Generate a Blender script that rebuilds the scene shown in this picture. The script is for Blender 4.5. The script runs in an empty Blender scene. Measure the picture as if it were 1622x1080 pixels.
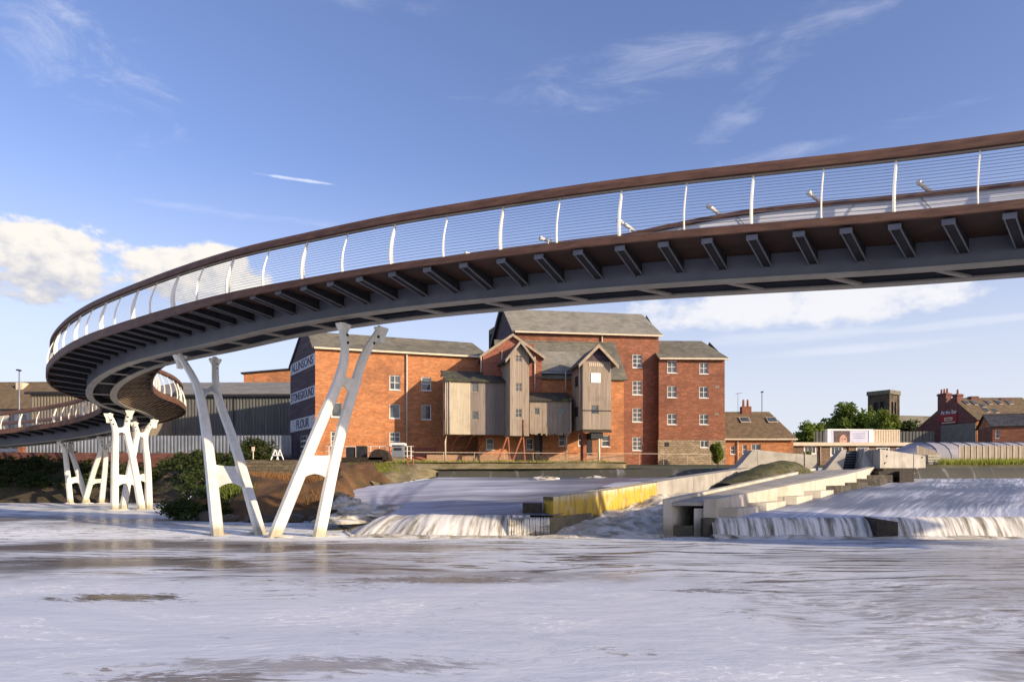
import bpy, math, random
from mathutils import Vector, Matrix, noise
R = math.radians
sc = bpy.context.scene
COL = sc.collection
# ------------------------------------------------------------------ camera
F, CX, YH, EYE = 1081.0, 811.0, 758.0, 1.9
cam_d = bpy.data.cameras.new('camera'); cam = bpy.data.objects.new('camera', cam_d); COL.objects.link(cam)
cam.location = (0, 0, EYE); cam.rotation_euler = (R(90), 0, 0)
cam_d.sensor_width = 36; cam_d.lens = 36 * F / 1622.0
cam_d.shift_y = (YH - 540.0) / 1622.0
cam_d.clip_start = 0.1; cam_d.clip_end = 9000
sc.camera = cam
sc.view_settings.view_transform = 'Standard'; sc.view_settings.look = 'None'
sc.view_settings.exposure = 0.42; sc.view_settings.gamma = 1
# ------------------------------------------------------------------ light
SUN_EL, SUN_AZ = 17.0, 58.0          # azimuth measured from straight behind the camera towards its right
sun_dir = Vector((math.sin(R(SUN_AZ)) * math.cos(R(SUN_EL)), -math.cos(R(SUN_AZ)) * math.cos(R(SUN_EL)), math.sin(R(SUN_EL))))
sd = bpy.data.lights.new('sun', 'SUN'); sd.energy = 5.0; sd.angle = R(0.5); sd.color = (1.0, 0.82, 0.58)
so = bpy.data.objects.new('sun', sd); COL.objects.link(so); so.rotation_euler = sun_dir.to_track_quat('Z', 'Y').to_euler()

# ------------------------------------------------------------------ node helpers
class NT:
    def __init__(s, nt): s.nt = nt; s.n = nt.nodes; s.l = nt.links
    def node(s, t, **kw):
        nd = s.n.new(t)
        for k, v in kw.items(): setattr(nd, k, v)
        return nd
    def link(s, a, b): s.l.new(a, b)
    def inp(s, sock, v):
        if isinstance(v, bpy.types.NodeSocket): s.l.new(v, sock)
        else:
            if isinstance(v, (tuple, list)) and len(v) == 3 and sock.type == 'RGBA': v = (*v, 1)
            sock.default_value = v
    def math(s, op, a, b=0.0, c=0.0, clamp=False):
        nd = s.node('ShaderNodeMath', operation=op, use_clamp=clamp)
        s.inp(nd.inputs[0], a); s.inp(nd.inputs[1], b)
        if op in ('MULTIPLY_ADD', 'SMOOTH_MIN'): s.inp(nd.inputs[2], c)
        return nd.outputs[0]
    def mix(s, f, a, b, mode='MIX'):
        nd = s.node('ShaderNodeMix', data_type='RGBA', blend_type=mode)
        s.inp(nd.inputs[0], f); s.inp(nd.inputs[6], a); s.inp(nd.inputs[7], b)
        return nd.outputs[2]
    def smooth(s, x, a, b):
        nd = s.node('ShaderNodeMapRange', interpolation_type='SMOOTHSTEP')
        s.inp(nd.inputs[0], x); s.inp(nd.inputs[1], a); s.inp(nd.inputs[2], b)
        return nd.outputs[0]
    def noise(s, vec, scale, detail=4, rough=.55, dist=0.0):
        nd = s.node('ShaderNodeTexNoise'); s.inp(nd.inputs['Vector'], vec)
        nd.inputs['Scale'].default_value = scale; nd.inputs['Detail'].default_value = detail
        nd.inputs['Roughness'].default_value = rough; nd.inputs['Distortion'].default_value = dist
        return nd.outputs['Fac']
    def comb(s, x, y, z):
        nd = s.node('ShaderNodeCombineXYZ'); s.inp(nd.inputs[0], x); s.inp(nd.inputs[1], y); s.inp(nd.inputs[2], z)
        return nd.outputs[0]
    def sep(s, v):
        nd = s.node('ShaderNodeSeparateXYZ'); s.link(v, nd.inputs[0]); return nd.outputs
    def vscale(s, v, sx, sy, sz):
        nd = s.node('ShaderNodeVectorMath', operation='MULTIPLY'); s.link(v, nd.inputs[0]); nd.inputs[1].default_value = (sx, sy, sz)
        return nd.outputs[0]

# ------------------------------------------------------------------ world
w = bpy.data.worlds.new('World'); sc.world = w; w.use_nodes = True
W = NT(w.node_tree); w.node_tree.nodes.clear()
sky = W.node('ShaderNodeTexSky', sky_type='NISHITA'); sky.sun_disc = False
sky.sun_elevation = R(SUN_EL); sky.sun_rotation = math.atan2(sun_dir.x, sun_dir.y)
sky.air_density = 1.0; sky.dust_density = 1.2; sky.ozone_density = 1.6
tc = W.node('ShaderNodeTexCoord')
gx, gy, gz = W.sep(tc.outputs['Generated'])
az = W.math('ARCTAN2', gx, gy)
el = W.math('ARCSINE', gz)
STR = 0.140
base = W.mix(1.0, sky.outputs[0], (STR * 1.02, STR * .96, STR * 1.22), 'MULTIPLY')
def pxang(px, py):
    a = math.atan((px - CX) / F); return a, math.atan((YH - py) / F * math.cos(a))
def ell(px0, px1, py0, py1, tilt=0.0, soft=1.0):
    """soft elliptical envelope (1 in the middle) in azimuth / elevation"""
    a0, _ = pxang(px0, py0); a1, _ = pxang(px1, py0); ca = (a0 + a1) / 2
    _, e0 = pxang((px0 + px1) / 2, py0); _, e1 = pxang((px0 + px1) / 2, py1); ce = (e0 + e1) / 2
    da = W.math('SUBTRACT', az, ca); de = W.math('SUBTRACT', el, ce)
    de = W.math('SUBTRACT', de, W.math('MULTIPLY', da, tilt))
    da = W.math('DIVIDE', da, abs(a1 - a0) / 2); de = W.math('DIVIDE', de, abs(e1 - e0) / 2)
    r2 = W.math('ADD', W.math('MULTIPLY', da, da), W.math('MULTIPLY', de, de))
    return W.math('SUBTRACT', 1.0, r2, clamp=False)
cv = W.comb(az, el, 0.3)
n_big = W.noise(W.vscale(cv, 1, 1.7, 1), 11, 7, .58)
n_med = W.noise(W.vscale(cv, 1, 1.5, 1), 30, 6, .6)
n_st = W.noise(W.vscale(cv, 1, 9, 1), 6, 6, .6)
n_wisp = W.noise(W.vscale(cv, 1, 2.4, 1), 9, 8, .68, .8)
def mx(*a):
    r = a[0]
    for b in a[1:]: r = W.math('MAXIMUM', r, b)
    return r
def cum(envs, lo, hi, amp=2.0):
    e = mx(*envs)
    v = W.math('ADD', e, W.math('MULTIPLY', W.math('SUBTRACT', n_big, .5), amp * 1.6))
    v = W.math('ADD', v, W.math('MULTIPLY', W.math('SUBTRACT', n_med, .5), amp * .7))
    return W.smooth(v, lo, hi)
cumulus = cum([ell(-120, 215, 340, 480), ell(120, 470, 392, 482, -.1), ell(240, 400, 375, 470)], .05, .6)
# right, low bank of cloud
bank = cum([ell(980, 1640, 430, 524), ell(1130, 1500, 425, 524), ell(1050, 1560, 440, 520)], .0, .85, 1.9)
streak = W.math('MULTIPLY', W.smooth(W.math('ADD', mx(ell(1060, 1460, 520, 546), ell(1350, 1750, 500, 520), ell(1150, 1650, 538, 560)), W.math('MULTIPLY', W.math('SUBTRACT', n_st, .5), 2.4)), .1, 1.2), .8)
cir = W.math('ADD', mx(ell(-150, 300, -120, 190, -.5), ell(60, 330, 40, 190, -.55)), W.math('MULTIPLY', W.math('SUBTRACT', n_wisp, .55), 6.0))
cir = W.math('MULTIPLY', W.smooth(cir, 0.0, 2.6), .42)
cir2 = W.math('ADD', mx(ell(850, 1560, 25, 125, .12), ell(1080, 1270, 120, 215, .6), ell(1040, 1640, 205, 240, .05), ell(480, 760, -20, 30), ell(150, 620, 330, 352), ell(700, 1300, 60, 160, .1)), W.math('MULTIPLY', W.math('SUBTRACT', W.noise(W.vscale(cv, 1, 4, 1), 7, 7, .65, .5), .52), 5.0))
cir2 = W.math('MULTIPLY', W.smooth(cir2, 0.1, 2.8), .36)
trail = W.math('ADD', mx(ell(392, 548, 281, 288, -.015), ), W.math('MULTIPLY', W.math('SUBTRACT', n_med, .5), 1.6))
trail = W.math('MULTIPLY', W.smooth(trail, .1, 1.1), .5)
shade = W.smooth(W.math('ADD', W.math('MULTIPLY', W.math('SUBTRACT', el, .235), 9.0), W.math('MULTIPLY', W.math('SUBTRACT', n_med, .45), 2.2)), -.35, .7)
ccol = W.mix(shade, (.42, .44, .52), (.76, .72, .67))
white = (.68, .70, .78)
c = W.mix(W.math('MULTIPLY', W.smooth(el, .44, .0), .9), base, (.60, .63, .70))
c = W.mix(cir, c, white); c = W.mix(cir2, c, (.70, .71, .82)); c = W.mix(trail, c, (.85, .87, .95))
c = W.mix(W.math('MULTIPLY', streak, .5), c, (.68, .70, .76)); c = W.mix(W.math('MULTIPLY', bank, .85), c, (.74, .73, .74)); c = W.mix(cumulus, c, ccol)
bg = W.node('ShaderNodeBackground'); W.link(c, bg.inputs[0]); bg.inputs[1].default_value = 1.0
wo = W.node('ShaderNodeOutputWorld'); W.link(bg.outputs[0], wo.inputs[0])

# ------------------------------------------------------------------ materials
def mat(name, c1, c2=None, scale=3.0, rough=.8, metal=0.0, bump=0.0, bscale=None, stretch=(1, 1, 1), c3=None, s3=.35, f3=.5, spec=.3, detail=5, contrast=(.35, .65)):
    m = bpy.data.materials.new(name); m.use_nodes = True
    T = NT(m.node_tree); b = m.node_tree.nodes['Principled BSDF']
    geo = T.node('ShaderNodeNewGeometry'); pos = geo.outputs['Position']
    v = T.vscale(pos, *stretch)
    col = c1
    if c2 is not None:
        col = T.mix(T.smooth(T.noise(v, scale, detail), *contrast), c1, c2)
    if c3 is not None:
        col = T.mix(T.math('MULTIPLY', T.smooth(T.noise(pos, s3, 5, .65), .45, .7), f3), col, c3)
    T.inp(b.inputs['Base Color'], col)
    b.inputs['Roughness'].default_value = rough; b.inputs['Metallic'].default_value = metal
    b.inputs['Specular IOR Level'].default_value = spec
    if bump:
        bn = T.node('ShaderNodeBump'); bn.inputs['Strength'].default_value = bump; bn.inputs['Distance'].default_value = .05
        T.link(T.noise(v, bscale or scale * 3, 5), bn.inputs['Height']); T.link(bn.outputs[0], b.inputs['Normal'])
    return m

def brick_mat(name, c1, c2, mortar, dirt, f=.55, bw=.24, bh=.08, patch=None):
    m = bpy.data.materials.new(name); m.use_nodes = True
    T = NT(m.node_tree); b = m.node_tree.nodes['Principled BSDF']
    geo = T.node('ShaderNodeNewGeometry'); pos = geo.outputs['Position']
    x, y, z = T.sep(pos)
    u = T.math('ADD', x, T.math('MULTIPLY', y, .9))
    bt = T.node('ShaderNodeTexBrick'); T.link(T.comb(u, z, 0.0), bt.inputs['Vector'])
    bt.inputs['Scale'].default_value = 1.0; bt.inputs['Brick Width'].default_value = bw; bt.inputs['Row Height'].default_value = bh
    bt.inputs['Mortar Size'].default_value = .012 * bh / .08
    bt.inputs['Color1'].default_value = (*c1, 1); bt.inputs['Color2'].default_value = (*c2, 1); bt.inputs['Mortar'].default_value = (*mortar, 1)
    bt.inputs['Bias'].default_value = -.1
    col = T.mix(T.math('MULTIPLY', T.smooth(T.noise(T.comb(T.math('MULTIPLY', u, .5), z, 0.0), 1.6, 6, .65), .35, .7), .55), bt.outputs['Color'], tuple(k * .62 for k in c1))
    col = T.mix(T.math('MULTIPLY', T.smooth(T.noise(T.comb(T.math('MULTIPLY', u, .35), T.math('MULTIPLY', z, 1.4), 3.0), 4.5, 3, .6), .50, .64), .5), col, tuple(min(.8, k * 1.5 + .02) for k in c1))
    col = T.mix(T.math('MULTIPLY', T.smooth(T.noise(pos, .28, 6, .7), .48, .72), f), col, dirt)
    col = T.mix(T.math('MULTIPLY', T.smooth(T.noise(T.comb(u, T.math('MULTIPLY', z, 2.2), 8.0), 2.6, 4, .7), .50, .66), .45), col, tuple(k * .45 for k in c1))
    if patch: col = T.mix(T.math('MULTIPLY', T.smooth(T.noise(pos, 3.2, 2, .5), .66, .7), .6), col, patch)
    T.link(col, b.inputs['Base Color']); b.inputs['Roughness'].default_value = .88; b.inputs['Specular IOR Level'].default_value = .2
    return m

def plank_mat(name, c1, c2, c3, wid=.16, hor=False):
    """boards with their own tone each, seams and weather streaks"""
    m = bpy.data.materials.new(name); m.use_nodes = True
    T = NT(m.node_tree); b = m.node_tree.nodes['Principled BSDF']
    geo = T.node('ShaderNodeNewGeometry'); pos = geo.outputs['Position']
    x, y, z = T.sep(pos)
    u = T.math('ADD', x, T.math('MULTIPLY', y, .8))
    k = T.math('DIVIDE', u, wid)
    cell = T.math('FLOOR', k); fr = T.math('SUBTRACT', k, cell)
    wn = T.node('ShaderNodeTexWhiteNoise', noise_dimensions='1D'); T.link(cell, wn.inputs['W'])
    col = T.mix(wn.outputs['Value'], c1, c2)
    n = T.noise(T.comb(T.math('MULTIPLY', u, 9.0), 0.0, T.math('MULTIPLY', z, .5)), 1.0, 6, .65)
    col = T.mix(T.smooth(n, .42, .75), col, c3)
    n2 = T.noise(pos, .5, 5, .7)
    col = T.mix(T.math('MULTIPLY', T.smooth(n2, .5, .75), .45), col, tuple(q * .5 for q in c1))
    seam = T.smooth(fr, .1, .0)
    col = T.mix(T.math('MULTIPLY', seam, .6), col, tuple(q * .3 for q in c1))
    T.link(col, b.inputs['Base Color']); b.inputs['Roughness'].default_value = .85; b.inputs['Specular IOR Level'].default_value = .2
    bn = T.node('ShaderNodeBump'); bn.inputs['Strength'].default_value = .6; bn.inputs['Distance'].default_value = .02
    T.link(fr, bn.inputs['Height']); T.link(bn.outputs[0], b.inputs['Normal'])
    return m

M = {}
M['barge'] = mat('weathered_bargeboard', (.40, .31, .22), (.30, .235, .17), 3, .8)
M['brick'] = brick_mat('orange_brick', (.50, .18, .066), (.39, .13, .05), (.42, .27, .15), (.17, .08, .05), .65)
M['brick2'] = brick_mat('dark_brick', (.29, .105, .055), (.21, .075, .042), (.22, .14, .10), (.10, .05, .04), .6)
M['brick3'] = brick_mat('red_brick', (.34, .10, .055), (.27, .08, .05), (.30, .2, .15), (.14, .06, .045), .4)
M['brickbrown'] = brick_mat('brown_brick', (.22, .14, .09), (.17, .10, .065), (.28, .22, .16), (.10, .07, .05), .5)
M['pubbrick'] = brick_mat('shaded_red_brick', (.19, .07, .06), (.15, .055, .05), (.2, .12, .1), (.10, .05, .045), .4)  # red brick darkened: the pub gable's shade is put into this colour
M['stone'] = brick_mat('rubble_stone', (.36, .28, .18), (.24, .18, .115), (.16, .13, .09), (.13, .10, .07), .55, .42, .22)
M['darkstone'] = brick_mat('mossy_dark_stone', (.15, .12, .08), (.11, .09, .06), (.08, .065, .045), (.07, .075, .03), .7, .5, .25)
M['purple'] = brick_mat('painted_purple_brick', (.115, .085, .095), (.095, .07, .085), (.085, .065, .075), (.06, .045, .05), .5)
M['slate'] = mat('slate_roof', (.135, .125, .095), (.20, .18, .13), 1.6, .75, bump=.6, bscale=6, stretch=(1, 1, 3), c3=(.075, .07, .055), s3=.6, f3=.7)
M['slate2'] = mat('pale_slate_roof', (.20, .19, .16), (.27, .25, .20), 1.5, .7, bump=.5, bscale=6, stretch=(1, 1, 3), c3=(.12, .115, .09), s3=.7, f3=.6)
M['slatedark'] = mat('dark_slate_roof', (.05, .048, .047), (.085, .08, .075), 2.0, .6, bump=.5, c3=(.03, .03, .03), f3=.5)
M['mossroof'] = mat('mossy_roof', (.065, .058, .05), (.14, .16, .035), 1.6, .85, bump=.6, contrast=(.52, .72))
M['tile'] = mat('brown_tile_roof', (.12, .085, .05), (.18, .125, .07), 2.0, .8, bump=.5, c3=(.10, .09, .05), f3=.5)
M['plank'] = plank_mat('weathered_boards', (.30, .24, .185), (.39, .32, .25), (.20, .155, .115))
M['plankpale'] = plank_mat('pale_painted_boards', (.50, .43, .31), (.58, .50, .37), (.38, .31, .22), .3)
M['plankgrey'] = plank_mat('grey_sheet_cladding', (.22, .18, .155), (.27, .225, .19), (.16, .13, .11), .3)
M['corr'] = plank_mat('corrugated_brown', (.21, .18, .13), (.26, .22, .165), (.14, .12, .09), .28)
M['corrgrey'] = plank_mat('corrugated_grey', (.125, .125, .115), (.16, .16, .145), (.09, .088, .08), .28)
M['steelfence'] = mat('galvanised_sheet', (.25, .27, .30), (.19, .21, .24), .8, .5, .3, c3=(.2, .2, .2), f3=.3)
M['sheetroof'] = mat('fibre_cement_roof', (.25, .24, .21), (.20, .19, .17), 1, .85, c3=(.12, .12, .10), f3=.5)
M['cream'] = mat('cream_paint', (.66, .56, .42), (.58, .48, .35), 3, .7)
M['white'] = mat('white_paint', (.78, .77, .73), (.68, .66, .62), 4, .55, c3=(.5, .47, .42), f3=.3)
M['whiteband'] = mat('white_band_paint', (.62, .62, .64), (.48, .48, .50), 3, .8)
M['render'] = mat('cream_render', (.60, .55, .46), (.48, .44, .37), 1.5, .9)
M['greyrender'] = mat('grey_render', (.24, .215, .18), (.20, .18, .15), 1.5, .9)
M['letter'] = mat('dark_lettering', (.03, .04, .09), (.05, .06, .11), 6, .7)
M['glass'] = mat('window_glass', (.035, .045, .05), (.10, .11, .11), 1.2, .08, spec=.8)
M['whitepanel'] = mat('bright_white_board', (.85, .85, .84), (.78, .78, .78), 3, .5)
M['dark'] = mat('black_steel', (.018, .018, .022), (.03, .028, .03), 4, .6)
M['blacktimber'] = mat('wet_black_timber', (.022, .016, .012), (.045, .033, .022), 5, .55, bump=.4)
M['redsteel'] = mat('red_oxide_steel', (.36, .12, .07), (.26, .09, .05), 6, .7)
M['rustpipe'] = mat('pale_pipe', (.55, .46, .36), (.45, .36, .28), 5, .6)
M['bridgewhite'] = mat('white_bridge_steel', (.80, .77, .68), (.74, .71, .62), 2.5, .38, c3=(.60, .55, .42), s3=1.1, f3=.4, spec=.45)
def _stain(m):
    T = NT(m.node_tree); b = m.node_tree.nodes['Principled BSDF']; src = b.inputs['Base Color'].links[0].from_socket
    pos = T.node('ShaderNodeNewGeometry').outputs['Position']; x, y, z = T.sep(pos); n = T.noise(T.vscale(pos, 6, 6, .8), 1.0, 6, .7)
    col = T.mix(T.math('MULTIPLY', T.smooth(n, .52, .72), .35), src, (.42, .36, .25))
    tide = T.smooth(T.math('ADD', z, T.math('MULTIPLY', n, .5)), .75, .35)
    col = T.mix(T.math('MULTIPLY', tide, .75), col, (.30, .25, .13)); T.link(col, b.inputs['Base Color'])
_stain(M['bridgewhite'])
M['girder'] = mat('blue_grey_steel', (.10, .11, .14), (.12, .13, .16), 1.2, .42, c3=(.06, .062, .07), f3=.4, spec=.5)
M['flange'] = mat('pale_grey_steel', (.36, .335, .29), (.30, .28, .24), 1.8, .5, c3=(.22, .2, .17), f3=.3)
M['rib'] = mat('dark_bracket_steel', (.020, .020, .024), (.028, .028, .032), 3, .75, spec=.2)
M['ribend'] = mat('bracket_end_steel', (.15, .155, .18), (.12, .125, .15), 3, .45)
M['wood'] = mat('oiled_hardwood', (.10, .048, .032), (.15, .078, .05), 1.5, .6, stretch=(1.2, 1.2, 10), bump=.25, bscale=9, c3=(.07, .035, .025), s3=.8, f3=.5)
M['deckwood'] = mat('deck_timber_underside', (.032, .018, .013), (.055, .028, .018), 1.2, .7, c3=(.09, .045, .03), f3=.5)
M['cable'] = mat('steel_cable', (.30, .32, .38), None, rough=.35, metal=.6)
M['benchgrey'] = mat('bench_steel_panel', (.66, .67, .70), (.58, .59, .62), .8, .45)
def concrete_mat(name, c1, c2, c3):
    m = mat(name, c1, c2, 1.2, .85, bump=.35, bscale=9, c3=c3, s3=.7, f3=.5)
    T = NT(m.node_tree); b = m.node_tree.nodes['Principled BSDF']; src = b.inputs['Base Color'].links[0].from_socket
    pos = T.node('ShaderNodeNewGeometry').outputs['Position']; x, y, z = T.sep(pos); u = T.math('ADD', T.math('MULTIPLY', x, .7), T.math('MULTIPLY', y, .7))
    run = T.noise(T.comb(T.math('MULTIPLY', u, 2.5), 0.0, T.math('MULTIPLY', z, .35)), 1.0, 6, .7)
    col = T.mix(T.math('MULTIPLY', T.smooth(run, .5, .72), .5), src, tuple(k * .5 for k in c1))
    fr = T.math('FRACT', T.math('DIVIDE', u, 2.4)); j = T.math('LESS_THAN', fr, .018)
    col = T.mix(T.math('MULTIPLY', j, .55), col, tuple(k * .25 for k in c1))
    low = T.math('MULTIPLY', T.smooth(T.math('ADD', z, T.math('MULTIPLY', T.noise(pos, 1.5, 5), .6)), .9, .45), .65)
    col = T.mix(low, col, (.10, .09, .05)); T.link(col, b.inputs['Base Color']); return m
M['concrete'] = concrete_mat('concrete', (.40, .37, .32), (.32, .295, .255), (.20, .18, .14))
M['concretelit'] = concrete_mat('sunlit_concrete', (.54, .49, .41), (.46, .42, .34), (.30, .26, .19))  # paler copy of the concrete: sunlight is put into its colour
M['soil'] = mat('muddy_bank', (.10, .05, .022), (.16, .085, .035), .9, .95, bump=1.0, bscale=2.5, c3=(.06, .055, .025), s3=.5, f3=.8)
M['soildark'] = mat('dark_bank_soil', (.065, .05, .035), (.095, .075, .05), 1.2, .95, bump=1.0, bscale=3, c3=(.03, .04, .012), s3=.5, f3=.8)
M['grassland'] = mat('rough_grass_ground', (.10, .095, .035), (.15, .125, .05), .7, .95, bump=.8, bscale=3, c3=(.07, .05, .03), f3=.6)
M['quay'] = mat('quay_stone', (.27, .215, .12), (.17, .14, .065), 1.1, .95, bump=.9, bscale=3, c3=(.07, .06, .03), s3=.6, f3=.7, stretch=(1, 1, 2.5))
M['leaf'] = mat('dark_leaves', (.032, .055, .013), (.06, .09, .022), 2.0, .6, c3=(.075, .062, .02), s3=1.0, f3=.5)
M['leaf2'] = mat('bright_leaves', (.15, .22, .03), (.22, .27, .045), 2.0, .6, c3=(.16, .14, .04), s3=1.0, f3=.5)
M['leaf3'] = mat('tree_leaves', (.13, .19, .028), (.19, .25, .045), .6, .6, c3=(.03, .05, .015), s3=.3, f3=.5)
M['grass'] = mat('yellow_green_grass', (.26, .31, .04), (.36, .36, .07), 1.5, .7, c3=(.25, .20, .08), f3=.4)
M['bark'] = mat('bark', (.09, .065, .045), (.06, .045, .03), 4, .9, bump=.6)
M['churchstone'] = mat('sooty_sandstone', (.075, .06, .045), (.13, .10, .07), .6, .9, c3=(.05, .042, .036), s3=.5, f3=.8)
M['plastic'] = mat('polytunnel_sheet', (.30, .29, .31), (.37, .35, .36), .5, .75)
M['fencewood'] = mat('weathered_fence_boards', (.42, .35, .28), (.32, .27, .21), 1.2, .85, stretch=(4, 4, .6))
M['red'] = mat('red_sign_paint', (.35, .02, .025), (.28, .015, .02), 4, .5)
M['road'] = mat('asphalt_yard', (.05, .05, .05), (.07, .068, .064), 1, .95)
M['rock'] = mat('wet_rock', (.05, .042, .03), (.09, .075, .05), 2, .5, bump=1, bscale=3)
M['mossstone'] = mat('wet_mossy_stone', (.12, .10, .065), (.17, .145, .08), 2, .5, bump=.8, bscale=4)
M['chimney'] = M['brick2']

def leafy(m, k=.45):
    nt = m.node_tree; b = nt.nodes['Principled BSDF']; o = nt.nodes['Material Output']; src = b.inputs['Base Color'].links[0].from_socket
    tr = nt.nodes.new('ShaderNodeBsdfTranslucent'); mx_ = nt.nodes.new('ShaderNodeMixShader'); mx_.inputs[0].default_value = k
    nt.links.new(src, tr.inputs['Color']); nt.links.new(b.outputs[0], mx_.inputs[1]); nt.links.new(tr.outputs[0], mx_.inputs[2]); nt.links.new(mx_.outputs[0], o.inputs['Surface'])
for k_ in ('leaf', 'leaf2', 'leaf3', 'grass'): leafy(M[k_])
M['slatwood'] = mat('warm_soffit_slats', (.40, .29, .18), (.30, .21, .13), 1.5, .7, c3=(.2, .14, .09), f3=.4)
# wall carrying yellow algae in its lower part (local height from the sloping wall top is kept in UV)
def algae():
    m = bpy.data.materials.new('algae_stained_concrete'); m.use_nodes = True
    T = NT(m.node_tree); b = m.node_tree.nodes['Principled BSDF']
    uv = T.node('ShaderNodeUVMap'); x, y, z = T.sep(uv.outputs[0])
    geo = T.node('ShaderNodeNewGeometry'); pos = geo.outputs['Position']
    n = T.noise(pos, 2.2, 6, .7); n2 = T.noise(T.vscale(pos, 1, 1, .3), 5, 5)
    h = T.math('ADD', y, T.math('MULTIPLY', T.math('SUBTRACT', n, .5), .5))
    col = T.mix(T.smooth(h, 1.12, .62), (.60, .53, .38), (.55, .36, .035))
    col = T.mix(T.math('MULTIPLY', T.smooth(n2, .46, .62), .7), col, (.30, .20, .05))
    col = T.mix(T.math('MULTIPLY', T.smooth(n, .52, .66), .5), col, (.50, .44, .32))
    col = T.mix(T.smooth(h, .18, .0), col, (.09, .075, .03))
    T.link(col, b.inputs['Base Color']); b.inputs['Roughness'].default_value = .8
    return m
M['algae'] = algae()

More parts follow.
